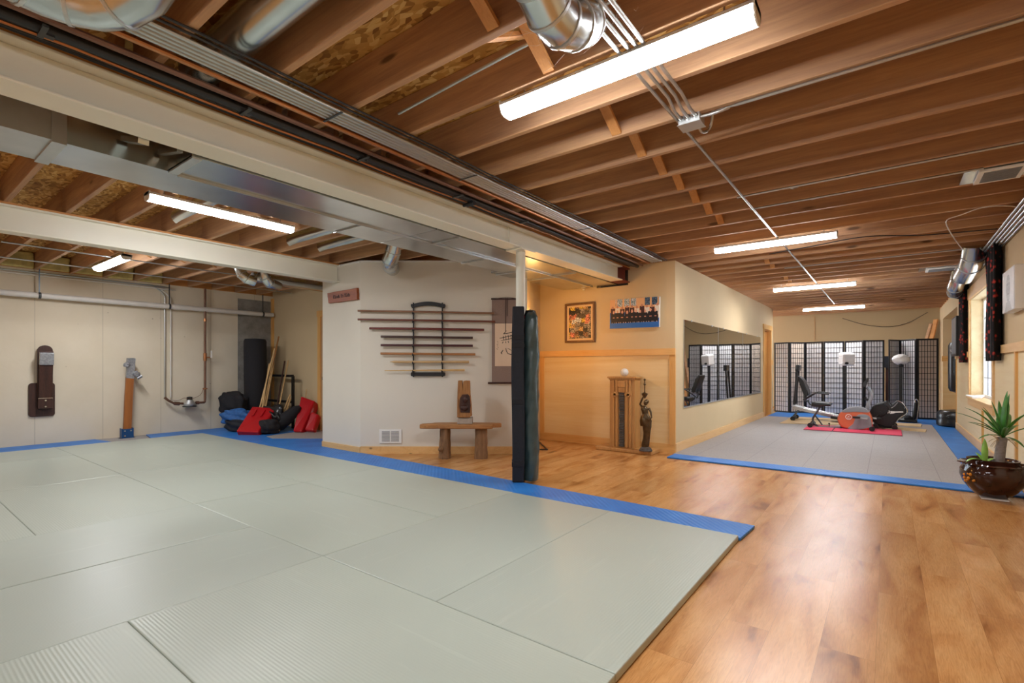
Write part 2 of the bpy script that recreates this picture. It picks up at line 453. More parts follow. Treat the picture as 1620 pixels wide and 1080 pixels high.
# central white block
A = Vector((-6.56, 4.1, 0)); Bp = Vector((-5.66, 4.1, 0)); Cp = Vector((-3.87, 5.45, 0)); Pp = Vector((-4.50, 6.7, 0))
def wallseg(name, p, q, z0, z1, mat, th=0.1, left=True):
    d = (q - p).normalized(); nrm = Vector((-d.y, d.x, 0)) * (th if left else -th)
    return struct(B().prism([(p.x, p.y, z0), (q.x, q.y, z0), (q.x + nrm.x, q.y + nrm.y, z0), (p.x + nrm.x, p.y + nrm.y, z0)], (0, 0, z1 - z0)), name, mat)
struct(B().prism([A, Bp, Cp, Cp + Vector((-0.07, 0.1, 0)), Bp + Vector((-0.04, 0.12, 0)), A + Vector((0.1, 0.12, 0)), (-6.46, 6.8, 0), (-6.56, 6.8, 0)], (0, 0, 2.585)), 'wall_centre', 'offwhite')
wallseg('wall_alcove', Cp + Vector((-0.075, 0.095, 0)), Pp, 0, 2.585, 'tan_paint', 0.1, True)
# white edge trim along the block's top
def run(b, pts, off, w, z0, z1):
    for p, q in zip(pts, pts[1:]):
        d = (q - p).normalized(); n = Vector((d.y, -d.x, 0))
        b.prism([(p + n * 0.001).to_tuple(), (q + n * 0.001).to_tuple(), (q + n * w).to_tuple(), (p + n * w).to_tuple()], (0, 0, z1 - z0))
    for v in b.bm.verts: v.co.z += z0
    return b
struct(run(B(), [A, Bp, Cp], 0, 0.02, 2.575, 2.595), 'trim_3', 'white_paint')
struct(run(B(), [A, Bp], 0, 0.015, 0.0, 0.09), 'baseboard_block', 'pine')
struct(run(B(), [Bp, Cp], 0, 0.018, 0.0, 0.10), 'baseboard_centre', 'pine')
# photo wall with the beam pocket
struct(B().prism([(-4.55, 6.7, 0), (-2.42, 6.7, 0), (-2.42, 6.7, JZ), (-2.98, 6.7, JZ), (-2.98, 6.7, 2.345), (-3.48, 6.7, 2.345), (-3.48, 6.7, JZ), (-4.55, 6.7, JZ)], (0, 0.12, 0)), 'wall_photo', 'tan_paint')
struct(B().bb(-4.6, -2.42, 7.4, 7.5, 2.0, SUB), 'wall_pocket_dark', 'black_paint')  # black sheet standing in for the dark void behind the beam pocket
# wainscot on it
struct(B().bb(-4.5, -2.305, 6.69, 6.7, 0.11, 1.33), 'trim_4', 'ply')
struct(B().bb(-4.5, -2.29, 6.665, 6.7, 1.33, 1.42), 'trim_5', 'fir')
struct(B().bb(-4.49, -4.41, 6.675, 6.7, 0.11, 1.33).bb(-2.37, -2.29, 6.675, 6.7, 0.11, 1.33), 'trim_6', 'fir_z')
struct(B().bb(-4.5, -2.29, 6.68, 6.7, 0, 0.12), 'baseboard_photo', 'fir')
# mirror wall with door opening
DY0, DY1 = 12.72, 13.5
struct(B().bb(-2.42, -2.3, 6.7, DY0, 0, JZ).bb(-2.42, -2.3, DY0, DY1, 2.05, JZ).bb(-2.42, -2.3, DY1, 13.85, 0, JZ), 'wall_mirror', 'tan_paint')
struct(B().bb(-6, -2.42, 13.73, 13.85, 0, JZ), 'wall_return', 'tan_paint')
struct(B().bb(-2.3, -2.284, 6.7, DY0 - 0.1, 0, 0.13).bb(-2.3, -2.284, DY1 + 0.1, 13.85, 0, 0.13), 'baseboard_mirror', 'fir_y')
d = struct(B().bb(-2.3, -2.28, DY0 - 0.09, DY0, 0, 2.05).bb(-2.3, -2.28, DY1, DY1 + 0.09, 0, 2.05).bb(-2.3, -2.27, DY0 - 0.12, DY1 + 0.12, 2.05, 2.16), 'trim_7', 'fir_z')
struct(B().bb(-2.42, -2.302, DY0, DY0 + 0.02, 0, 2.05).bb(-2.42, -2.302, DY1 - 0.02, DY1, 0, 2.05).bb(-2.42, -2.302, DY0, DY1, 2.03, 2.05), 'trim_8', 'fir_z')
struct(B().bb(-2.41, -2.37, DY0 + 0.02, DY1 - 0.02, 0.01, 2.03), 'door_2', 'door_wood')
# far wall
struct(B().bb(-6, 2.2, 16.4, 16.5, 0, SUB), 'wall_back', 'tan_far_shaded')
struct(B().bb(-1.66, -1.655, 16.39, 16.4, 1.2, 2.6), 'trim_9', 'plate_wood')
# right wall: window opening and a tall recess
WX = 1.03; WY0, WY1, WZ0, WZ1 = 8.36, 10.50, 0.70, 2.22; RY0, RY1 = 12.45, 15.5
b = B().bb(WX, WX + 0.24, -4.2, WY0, 0, JZ).bb(WX, WX + 0.24, WY1, RY0, 0, JZ).bb(WX, WX + 0.24, WY0, WY1, 0, WZ0).bb(WX, WX + 0.24, WY0, WY1, WZ1, JZ)
b.bb(WX, WX + 0.24, RY0, RY1, 2.30, JZ).bb(WX, WX + 0.24, RY1, 16.4, 0, JZ)
b.bb(WX + 0.24, WX + 0.75, RY1, RY1 + 0.1, 0, 2.4).bb(WX + 0.24, WX + 0.75, RY0 - 0.1, RY0, 0, 2.4).bb(WX + 0.7, WX + 0.8, RY0, RY1, 0, 2.4).bb(WX + 0.24, WX + 0.8, RY0, RY1, 2.3, 2.4)
struct(b, 'wall_right', 'tan_paint')
struct(B().bb(WX, WX + 0.2, -4.2, 17, JZ, SUB), 'trim_10', 'plate_wood')
# wainscot, rail, battens and baseboard on the right wall
CW = 0.10
struct(B().bb(WX - 0.008, WX, -1, WY0 - CW, 0.12, 1.32).bb(WX - 0.008, WX, WY1 + CW, RY0, 0.12, 1.32).bb(WX - 0.008, WX, WY0 - CW, WY1 + CW, 0.12, WZ0 - 0.12), 'trim_11', 'ply_y')
struct(B().bb(WX - 0.035, WX, -1, WY0 - CW, 1.32, 1.41).bb(WX - 0.035, WX, WY1 + CW, RY0, 1.32, 1.41), 'trim_12', 'fir_y')
bt = B()
for y in (4.5, 5.7, 6.95): bt.bb(WX - 0.028, WX - 0.008, y - 0.03, y + 0.03, 0.13, 1.32)
for y in (9.15,): bt.bb(WX - 0.028, WX - 0.008, y - 0.03, y + 0.03, 0.13, WZ0 - 0.1)
bt.bb(WX - 0.02, WX - 0.008, RY0 - 0.05, RY0, 0.13, 1.32)
struct(bt, 'trim_13', 'fir_z')
struct(B().bb(WX - 0.024, WX, -1, RY0, 0, 0.13), 'baseboard_right', 'fir_y')
struct(B().bb(WX + 0.0, WX + 0.7, RY1 - 0.012, RY1, 0.1, 1.30), 'trim_14', 'ply')
struct(B().bb(WX - 0.02, WX + 0.7, RY1 - 0.03, RY1, 1.30, 1.42).bb(WX - 0.02, WX + 0.7, RY1 - 0.02, RY1, 0.0, 0.12), 'trim_15', 'fir')
# window: casing, jambs, white sash and muntins
win = tag(B().bb(WX + 0.14, WX + 0.17, WY0, WY1, WZ0, WZ0 + 0.05).bb(WX + 0.14, WX + 0.17, WY0, WY1, WZ1 - 0.05, WZ1).bb(WX + 0.14, WX + 0.17, WY0, WY0 + 0.05, WZ0 + 0.05, WZ1 - 0.05)
          .bb(WX + 0.14, WX + 0.17, WY1 - 0.05, WY1, WZ0 + 0.05, WZ1 - 0.05).bb(WX + 0.14, WX + 0.17, (WY0 + WY1) / 2 - 0.04, (WY0 + WY1) / 2 + 0.04, WZ0 + 0.05, WZ1 - 0.05).make('window_1', 'white_paint', origin=(WX + 0.15, (WY0 + WY1) / 2, WZ0)), kind='structure')
mb = B()
for k in range(1, 5):
    z = WZ0 + (WZ1 - WZ0) * k / 5; mb.bb(WX + 0.145, WX + 0.16, WY0 + 0.05, WY1 - 0.05, z - 0.008, z + 0.008)
for y in (WY0 + 0.36, WY0 + 0.70, WY1 - 0.36, WY1 - 0.70): mb.bb(WX + 0.145, WX + 0.16, y - 0.008, y + 0.008, WZ0 + 0.05, WZ1 - 0.05)
m_ = mb.make('muntins', 'grey_plastic'); into(m_, win)
g_ = B().bb(WX + 0.155, WX + 0.160, WY0 + 0.04, WY1 - 0.04, WZ0 + 0.04, WZ1 - 0.04).make('glass_pane', 'frosted_glass'); into(g_, win)
cs = B().bb(WX - 0.025, WX + 0.001, WY0 - CW, WY0, WZ0 - 0.0, WZ1).bb(WX - 0.025, WX + 0.001, WY1, WY1 + CW, WZ0 - 0.0, WZ1).bb(WX - 0.03, WX + 0.001, WY0 - CW - 0.03, WY1 + CW + 0.03, WZ1, WZ1 + 0.17).bb(WX - 0.03, WX + 0.001, WY0 - CW, WY1 + CW, WZ0 - 0.12, WZ0 - 0.02).bb(WX - 0.05, WX + 0.14, WY0 - CW, WY1 + CW, WZ0 - 0.02, WZ0 + 0.005)
into(cs.make('window_casing', 'fir_y', bevel=0.003), win)
jb = B().bb(WX + 0.001, WX + 0.14, WY0, WY0 + 0.012, WZ0 + 0.005, WZ1).bb(WX + 0.001, WX + 0.14, WY1 - 0.012, WY1, WZ0 + 0.005, WZ1).bb(WX + 0.001, WX + 0.14, WY0 + 0.012, WY1 - 0.012, WZ1 - 0.012, WZ1)
into(jb.make('window_jamb', 'ply_y'), win)
# nook door
dr = tag(B().bb(DXL + 0.02, DXL + 0.78, 5.2, 5.24, 0.01, 2.08).make('door_1', 'door_wood'), kind='structure')
into(B().lathe([(0.012, 0), (0.012, 0.03), (0.028, 0.045), (0.028, 0.065), (0.0, 0.075)], n=12).make('door_knob', 'chrome'), dr)
kn = dr.children[0]; kn.matrix_parent_inverse = Matrix(); kn.rotation_euler = (R(90), 0, 0); kn.location = (-0.30, -0.02, 0.95)
struct(B().bb(DXL - 0.09, DXL, 5.15, 5.17, 0, 2.09).bb(DXL - 0.1, DXL + 0.9, 5.14, 5.17, 2.09, 2.2), 'trim_16', 'fir_z')

# ------------------------------------------------------------------ ceiling framing
def joist_set(x0, x1, ys, label, group):
    first = None
    for y in ys:
        if first is None:
            b = B(); n = 10
            for i in range(n): pass
            b.bb(x0, x1, y - 0.038, y, JZ, SUB - 0.001)
            first = b.make('ceiling_joist', 'joist', bevel=0.004, origin=(x0, y, JZ)); tag(first, label, 'joist', group); o = first
        else:
            o = first.copy(); COL.objects.link(o)
            o.location = (x0, y, JZ)
YM = [1.29 + 0.405 * k for k in range(-13, 37)]
YM = [y for y in YM if y > -4.0 and y < 16.2]
joist_set(-3.05, WX, YM, 'brown lumber joist running from the long cream beam to the window wall', 'joists over the wood floor and exercise room')
YL = [1.22 + 0.405 * k for k in range(-13, 14)]; YL = [y for y in YL if y > -4.0]
joist_set(-6.27, -3.05, YL, 'brown lumber joist between the two cream beams, above the grey mats', 'joists between the cream beams')
joist_set(-10.08, -6.27, [y for y in YL if y < 5.1], 'brown lumber joist between the far cream beam and the concrete wall', 'joists beside the concrete wall')

def ibeam(name, x, y0, y1, ztop, h, wfl, label, plate, rust=0):
    t = thing(name, (x, (y0 + y1) / 2, ztop - h), label, 'beam')
    def prof(ya, yb, mat, nm):
        b = B(); tf = 0.014
        b.bb(x - wfl / 2, x + wfl / 2, ya, yb, ztop - tf, ztop).bb(x - wfl / 2, x + wfl / 2, ya, yb, ztop - h, ztop - h + tf).bb(x - 0.02, x + 0.02, ya, yb, ztop - h + tf, ztop - tf)
        into(b.make(nm, mat, bevel=0.004), t)
    prof(y0, y1, 'cream_steel', 'steel_section')
    if rust: prof(y1, y1 + rust, 'rust', 'unpainted_end'); t.children[-1]['label'] = 'bare rust-red end'
    into(B().bb(x - wfl / 2 + 0.0, x + wfl / 2 - 0.01, y0, y1 + rust, ztop, JZ - 0.001).make('wood_plate', 'plate_wood'), t)
    return t
mbm = ibeam('steel_beam', -3.03, -3.99, 6.42, 2.57, 0.20, 0.19, 'long cream steel beam carried by the padded column, nearest the camera', True, rust=0.25)
into(B().bb(-3.0, -2.985, 3.9, 3.91, 2.385, 2.555).make('stiffener_plate', 'cream_steel'), mbm)
ibeam('steel_beam', -6.20, -3.99, 4.095, 2.59, 0.235, 0.16, 'cream steel beam crossing the mats behind the big sheet metal duct', True)

# strip light fixtures
def fixture(x, y, z, L, rz, label):
    t = thing('strip_light', (x, y, z), label, 'ceiling light', None, rz)
    into_p = t
    b = B().prism([(-L / 2, -0.06, 0.03), (-L / 2, 0.06, 0.03), (-L / 2, 0.045, 0.055), (-L / 2, -0.045, 0.055)], (L, 0, 0))
    b.make('fixture_body', 'white_paint', t, origin=(0, 0, 0))
    l = 0.008
    le = B().prism([(-L / 2 + l, -0.06, 0.03), (-L / 2 + l, 0.06, 0.03), (-L / 2 + l, 0.048, -0.005), (-L / 2 + l, 0.02, -0.015), (-L / 2 + l, -0.02, -0.015), (-L / 2 + l, -0.048, -0.005)], (L - 2 * l, 0, 0)).make('lens', 'led', t, origin=(0, 0, 0))
    le.data.materials.append(M['led_side'])
    for p_ in le.data.polygons:
        if abs(p_.normal.y) > 0.6 or p_.normal.z > 0.5: p_.material_index = 1
    for s in (-1, 1):
        B().prism([(s * L / 2, -0.062, 0.056), (s * L / 2, 0.062, 0.056), (s * L / 2, 0.062, 0.028), (s * L / 2, 0.045, -0.008), (s * L / 2, 0.02, -0.018), (s * L / 2, -0.02, -0.018), (s * L / 2, -0.045, -0.008), (s * L / 2, -0.062, 0.028)], (-s * 0.007, 0, 0)).make('end_cap', 'white_plastic', t, origin=(0, 0, 0))
        B().cyl((s * L * 0.4, 0, 0.055), (s * L * 0.4, 0, JZ - z + 0.05), 0.004, n=6).make('hanger', 'emt', t, origin=(0, 0, 0))
    return t
fixture(-1.04, 2.15, 2.545, 1.26, 0, 'large lit strip light nearest the camera, beside the metal elbow')
fixture(-1.03, 6.17, 2.53, 1.22, 0, 'lit strip light over the blue-edged mat threshold of the exercise room')
fixture(-1.03, 9.95, 2.53, 1.22, 0, 'lit strip light in the exercise room, middle one before the screens')
fixture(-1.03, 13.826, 2.53, 1.22, 0, 'small-looking lit strip light nearest the folding screens')
fixture(-1.03, -1.8, 2.53, 1.22, 0, 'added fill strip light, unseen behind the camera over the wood floor')  # added out of view as fill light, in line with the row
fixture(-4.82, 2.05, 2.54, 1.24, R(90), 'long lit strip light between the two cream beams')
fixture(-8.31, 2.07, 2.54, 1.24, 0, 'short-looking lit strip light by the concrete wall')
fixture(-4.82, -1.9, 2.54, 1.24, R(90), 'added fill strip light, unseen behind the camera over the mats')  # second added fill light, out of view over the mats
# ------------------------------------------------------------------ mats
MT = 0.04
XS = [-9.35, -8.30, -6.43, -4.56, -2.70, -1.74, -0.80]
mats = [  # x0,x1,y0,y1, grain along x?, label
 (-1.74, -0.80, 1.69, 3.58, False, 'grey-green mat at the corner where the blue strip ends on the wood floor'),
 (-2.70, -1.74, 1.69, 3.58, False, 'grey-green mat ending at the blue strip just in front of the padded column'),
 (-4.56, -2.70, 2.65, 3.58, True, 'grey-green mat along the blue strip in front of the log-legged bench'),
 (-4.56, -2.70, 1.69, 2.65, True, 'grey-green mat one row nearer the camera than the one before the bench'),
 (-6.43, -4.56, 2.65, 3.58, True, 'grey-green mat along the blue strip before the corner of the white block'),
 (-6.43, -4.56, 1.69, 2.65, True, 'grey-green mat two rows out from the corner of the white block'),
 (-8.30, -6.43, 2.65, 3.58, True, 'grey-green mat nearest the red shields'),
 (-8.30, -6.43, 1.69, 2.65, True, 'grey-green mat one row nearer the camera than the one by the red shields'),
 (-9.35, -8.30, 1.69, 3.58, False, 'grey-green mat in the far corner by the water meter'),
 (-9.35, -8.30, -0.20, 1.69, False, 'grey-green mat along the concrete wall at the left edge of the photo'),
 (-8.30, -6.43, 0.73, 1.69, True, 'darker-looking grey-green mat at the left edge, behind the shiny pale one'),
 (-6.43, -4.56, 0.73, 1.69, True, 'shiny pale grey-green mat at the left of the photo'),
 (-6.43, -4.56, -0.23, 0.73, True, 'grey-green mat cut off by the left edge below the shiny pale one'),
 (-4.56, -3.60, -0.23, 1.69, False, 'grey-green mat running to the left edge, farther of the two long ones'),
 (-3.60, -2.70, -0.23, 1.69, False, 'grey-green mat running to the left edge, nearer of the two long ones'),
 (-2.70, -0.80, 0.73, 1.69, True, 'large nearest grey-green mat at the bottom of the photo'),
 (-2.70, -0.80, -0.23, 0.73, True, 'ribbed glossy grey-green mat at the bottom left corner of the photo'),
]
for (x0, x1, y0, y1, ax, lb) in mats:
    g = 0.0012
    o = B().bb(x0 + g, x1 - g, y0 + g, y1 - g, 0.001, MT + random.uniform(-0.0015, 0.0015)).make('floor_mat', 'tatami_x' if ax else 'tatami_y', bevel=0.006)
    tag(o, lb, 'mat', 'grey-green practice mats')
def flat(name, pts, mat, z1, label, cat, group=None, z0=0.001, bevel=0.004):
    o = B().prism([(x, y, z0) for x, y in pts], (0, 0, z1 - z0)).make(name, mat, bevel=bevel)
    return tag(o, label, cat, group)
flat('blue_edge_mat', [(-0.79, 3.585), (-0.77, 3.93), (-3.9, 4.04), (-5.62, 4.08), (-5.62, 3.585)], 'blue_mat', 0.022, 'long blue textured strip edging the grey mats, passing under the column pads', 'mat', 'blue foam mats')
flat('blue_edge_mat', [(-5.625, 3.585), (-5.625, 4.08), (-6.58, 4.09), (-6.70, 4.75), (-7.3, 4.50), (-7.9, 4.05), (-8.30, 4.12), (-8.55, 5.12), (-10.07, 5.12), (-10.07, 3.585)], 'blue_mat', 0.016, 'blue mat area in the corner under the red shield and dark bags', 'mat', 'blue foam mats')
flat('blue_edge_mat', [(-10.07, -0.2), (-10.07, 2.30), (-9.355, 2.40), (-9.355, -0.2)], 'blue_mat', 0.018, 'blue strip along the concrete wall left of the wooden striking post', 'mat', 'blue foam mats')
flat('blue_edge_mat', [(-10.07, 2.98), (-10.07, 3.58), (-9.355, 3.58), (-9.355, 2.86)], 'blue_mat', 0.018, 'blue strip along the concrete wall under the water meter', 'mat', 'blue foam mats')
flat('carpet_piece', [(-6.72, 4.76), (-7.3, 4.52), (-7.9, 4.07), (-8.28, 4.14), (-8.52, 5.12), (-6.72, 5.12)], 'grey_tile', 0.012, 'grey carpet piece in the nook beside the red shields', 'carpet')
flat('blue_edge_mat', [(-2.26, 6.27), (-2.26, 6.56), (0.99, 6.56), (0.99, 6.27)], 'blue_mat', 0.018, 'blue strip across the threshold between the wood floor and the grey exercise mats', 'mat', 'blue foam mats')
flat('blue_edge_mat', [(0.70, 6.565), (0.70, 9.0), (1.0, 9.0), (1.0, 6.565)], 'blue_mat', 0.018, 'blue strip along the window wall behind the potted plant', 'mat', 'blue foam mats')
flat('blue_edge_mat', [(0.70, 9.005), (0.70, 12.9), (1.0, 12.9), (1.0, 9.005)], 'blue_mat', 0.018, 'blue strip along the window wall leading to the round black bag base', 'mat', 'blue foam mats')
flat('blue_edge_mat', [(-2.28, 12.95), (-2.28, 14.9), (1.0, 14.9), (1.0, 12.95)], 'blue_mat', 0.015, 'blue mat under the folding screens', 'mat', 'blue foam mats')
flat('carpet_piece', [(-10.07, 2.31), (-10.07, 2.97), (-9.36, 2.85), (-9.36, 2.41)], 'grey_tile', 0.012, 'small grey floor piece under the striking post by the concrete wall', 'carpet')
xs = [-2.28, -1.66, -1.05, -0.44, 0.17, 0.695]
o = B().bb(-2.28, 0.695, 6.565, 12.94, 0.001, 0.014).make('grey_mat_floor', 'grey_tile'); tag(o, 'grey interlocking mat flooring of the exercise room', 'mat')

# ------------------------------------------------------------------ sheet metal trunk duct
t = thing('sheet_metal_duct', (-3.7, 2.0, 2.36), 'large rectangular galvanised duct beside the long cream beam', 'duct')
ZB = 2.362
def part(b, nm, mat, par, **kw): return into(b.make(nm, mat, **kw), par)
part(B().bb(-3.91, -3.50, -3.9, 0.64, ZB, 2.6), 'duct_section', 'galv_dull', t)
part(B().bb(-3.91, -3.50, 0.66, 1.15, ZB, 2.6).bb(-3.91, -3.142, 1.15, 3.05, ZB, 2.6), 'duct_section', 'galv', t)
part(B().bb(-3.91, -3.142, 3.06, 4.9, ZB + 0.002, 2.6), 'duct_section', 'galv', t)
part(B().bb(-4.05, -3.15, 4.91, 6.69, ZB + 0.004, 2.575), 'duct_section', 'galv', t)
sb = B().bb(-3.92, -3.49, 0.62, 0.68, ZB - 0.012, 2.6).bb(-3.5, -3.142, 1.15, 1.20, ZB - 0.01, ZB + 0.01).bb(-3.505, -3.495, 1.2, 4.9, ZB - 0.016, ZB)
sb.bb(-3.91, -3.5, 2.55, 2.56, ZB - 0.01, ZB).bb(-3.5, -3.142, 3.35, 3.36, ZB - 0.01, ZB).bb(-3.91, -3.5, 4.2, 4.21, ZB - 0.01, ZB).bb(-4.05, -3.5, 5.0, 5.01, ZB - 0.01, ZB).bb(-4.05, -3.5, 5.6, 5.61, ZB - 0.01, ZB).bb(-3.505, -3.495, 4.9, 6.6, ZB - 0.012, ZB).bb(-3.5, -3.15, 5.5, 5.51, ZB - 0.01, ZB)
part(sb, 'duct_seam', 'galv_dull', t)
part(B().box((-3.32, 0.93, 2.42), (0.30, 0.05, 0.03), (0, 0.3, 0)).box((-3.32, 1.1, 2.42), (0.3, 0.03, 0.03), (0, 0.2, 0)), 'support_strap', 'galv', t)
# small sensor on the alcove wall
o = B().box(PY(923.5, 453, 6.66), (0.07, 0.06, 0.05)).box(PY(923.5, 458, 6.63), (0.04, 0.02, 0.02)).make('motion_sensor', 'white_plastic', bevel=0.006); tag(o, 'small white box on the wall under the metal duct, above the photo frame', 'sensor')

def arc(p, q, r_pts=8):
    return [p.lerp(q, i / r_pts) for i in range(r_pts + 1)]
def smooth(pts, k=4):
    """catmull-rom"""
    pts = [Vector(p) for p in pts]; P_ = [pts[0] * 2 - pts[1]] + pts + [pts[-1] * 2 - pts[-2]]; out = []
    for i in range(1, len(P_) - 2):
        for j in range(k):
            u = j / k; a, b, c, d = P_[i - 1], P_[i], P_[i + 1], P_[i + 2]
            out.append(0.5 * ((2 * b) + (c - a) * u + (2 * a - 5 * b + 4 * c - d) * u * u + (3 * b - a - 3 * c + d) * u ** 3))
    out.append(pts[-1]); return out
def pz(px, py, Z):
    r = ray(px, py); return O_ + r * ((Z - CH) / r.z)
def elbow(name, pts, r, label, rings=1, mat='galv', n=20):
    """segmented sheet metal elbow: gored tube with raised ring at each joint"""
    pts = [Vector(p) for p in pts]; m = pts[len(pts) // 2]
    t = thing(name, m, label, 'duct')
    part(B().tube(pts, r, n), 'duct_tube', mat, t, smooth=True)
    b = B()
    for i in range(1, len(pts) - 1, rings):
        d = ((pts[i + 1] - pts[i]).normalized() + (pts[i] - pts[i - 1]).normalized()).normalized()
        b.cyl(pts[i] - d * 0.006, pts[i] + d * 0.006, r * 1.035, n=n)
    part(b, 'crimp_ring', 'galv_dull', t, smooth=True)
    return t
elbow('round_duct', [pz(-90, -112, 2.44), pz(32, -40, 2.44), pz(68, -23, 2.44), pz(108, -8, 2.44), pz(150, 0, 2.44), pz(187, -3, 2.45), pz(220, -22, 2.47), pz(244, -58, 2.52), pz(254, -98, 2.60)], 0.093, 'metal duct elbow with grey tape at the top left corner of the photo', rings=2)
elbow('round_duct', [pz(820, -110, 2.56), pz(850, -30, 2.50), pz(868, 14, 2.465), pz(888, 36, 2.455), pz(907, 40, 2.48), pz(922, 36, 2.56), pz(934, 30, 2.72)], 0.088, 'shiny metal duct elbow hanging beside the nearest strip light')
t = thing('round_duct', (-2, 1.085, 2.63), 'round metal duct lying between joists above the pipes at the top left', 'duct')
part(B().tube([(-2.9, 1.085, 2.72), (-0.6, 1.085, 2.72)], 0.09, 24), 'duct_tube', 'galv', t, smooth=True)
for i, (y, lb) in enumerate([(2.23, 'round duct between joists above the left end of the long strip light'), (3.45, 'round duct between joists over the corner of the white block'), (3.86, 'second round duct between joists over the corner of the white block')]):
    o = B().tube([(-5.85, y - 0.2 + 0.0, 2.72), (-5.7, y - 0.2, 2.73), (-3.6, y - 0.2, 2.73)], 0.085, 20).make('round_duct', 'galv', smooth=True); tag(o, lb, 'duct')
elbow('round_duct', [PD(626, 380, 6.1), PD(622, 398, 6.15), PD(617, 412, 6.22), PD(618, 421, 6.35), PD(621, 425, 6.68)], 0.095, 'short metal duct elbow entering the white wall above the staff rack')
t = thing('round_duct', (-7.2, 4.3, 2.44), 'horizontal round metal pipe beyond the far cream beam', 'duct')
part(B().tube([(-7.2, 3.4, 2.44), (-7.2, 5.16, 2.44)], 0.075, 20), 'duct_tube', 'galv', t, smooth=True)
elbow('round_duct', [PD(378, 412, 6.95), PD(379, 424, 6.95), PD(383, 434, 6.96), PD(391, 441, 6.98), PD(403, 445, 7.06)], 0.073, 'left of the two small metal elbows beyond the far cream beam')
elbow('round_duct', [PD(417, 416, 7.1), PD(417, 430, 7.1), PD(420, 440, 7.12), PD(427, 448, 7.18), PD(440, 452, 7.35)], 0.073, 'right of the two small metal elbows beyond the far cream beam')
# ducts by the window
elbow('round_duct', [(0.83, 8.15, 2.64), (0.83, 8.22, 2.52), (0.82, 8.42, 2.44), (0.81, 8.95, 2.385)], 0.115, 'large shiny duct elbow hanging at the window wall, nearer one')
elbow('round_duct', [(0.86, 10.1, 2.64), (0.86, 10.15, 2.52), (0.84, 10.4, 2.42), (0.86, 10.75, 2.38), (0.93, 10.85, 2.37)], 0.10, 'large shiny duct elbow hanging at the window wall, farther one')

# ------------------------------------------------------------------ pipes beside the long beam
def runY(name, specs, r, mat, y0, y1, label, cat, sag=0, group=None, n=8):
    b = B()
    for (x, z) in specs:
        if sag:
            ps = [(x + sag * 0.5 * math.sin(y * 2.1 + x * 9), y, z - abs(sag) * abs(math.sin(y * 2.5 + x * 5))) for y in [y0 + (y1 - y0) * i / 30 for i in range(31)]]
            b.tube(ps, r, 6)
        else: b.tube([(x, y0, z), (x, y1, z)], r, n)
    return tag(b.make(name, mat, smooth=True), label, cat, group)
PY0, PY1 = -1.5, 6.55
t = thing('conduit', (-2.5, 2, 2.585), 'bundle of five parallel silver conduits strapped under the joists', 'conduit')
for k in range(5):
    part(B().tube([(-2.435 - 0.031 * k, PY0, 2.594), (-2.435 - 0.031 * k, PY1, 2.594)], 0.0105, 8), 'conduit_pipe', 'emt', t, smooth=True)
for y in (1.62, 2.75, 4.5): part(B().bb(-2.59, -2.41, y, y + 0.012, 2.577, 2.582), 'strap', 'steel_dark', t)
runY('copper_pipe', [(-2.615, 2.592)], 0.014, 'copper', PY0, PY1, 'bright copper pipe running beside the five silver conduits', 'pipe')
runY('copper_pipe', [(-2.705, 2.57)], 0.015, 'copper_dull', PY0, PY1, 'dull brown pipe between the bright copper pipe and the thick black pipe', 'pipe')
runY('drain_pipe', [(-2.775, 2.565)], 0.026, 'black_pipe', PY0, PY1, 'thick black pipe beside the long cream beam', 'pipe', n=12)
runY('copper_pipe', [(-2.805, 2.545)], 0.007, 'copper', 0.2, 5.6, 'thin bright copper tube along the thick black pipe', 'pipe', sag=0.012)
runY('gas_pipe', [(-2.865, 2.585)], 0.013, 'black_pipe', PY0, PY1, 'slim dark pipe against the edge of the long cream beam', 'pipe')
runY('gas_pipe', [(-2.922, 2.590)], 0.017, 'black_pipe', PY0, 3.9, 'dark pipe lying along the top edge of the long cream beam', 'pipe')
runY('cable', [(-2.835, 2.575), (-2.895, 2.585)], 0.006, 'black_pipe', PY0, PY1, 'dark cables loosely strung beside the long cream beam', 'cable', sag=0.012)
runY('cable', [(-2.355, 2.603), (-2.385, 2.60)], 0.006, 'black_pipe', PY0, PY1, 'pair of black cables above the silver conduit bundle', 'cable', sag=0.008)
for i, y in enumerate((0.45, 1.25, 2.0, 2.9, 3.8)):
    o = B().bb(-2.79, -2.76, y, y + 0.05, 2.535, 2.61).bb(-2.80, -2.69, y, y + 0.02, 2.53, 2.54).make('pipe_hanger', 'steel_dark'); tag(o, 'small metal hanger on the thick black pipe', 'hanger', 'hangers on the black pipe')
o = B().tube([(-2.82, 3.10, 2.53), (-2.74, 3.10, 2.53)], 0.02, 10).tube([(-2.86, 3.1, 2.53), (-2.82, 3.1, 2.53)], 0.013, 10).make('capped_pipe', 'black_pipe', smooth=True); tag(o, 'black pipe end with a pale cap beside the long cream beam', 'pipe')

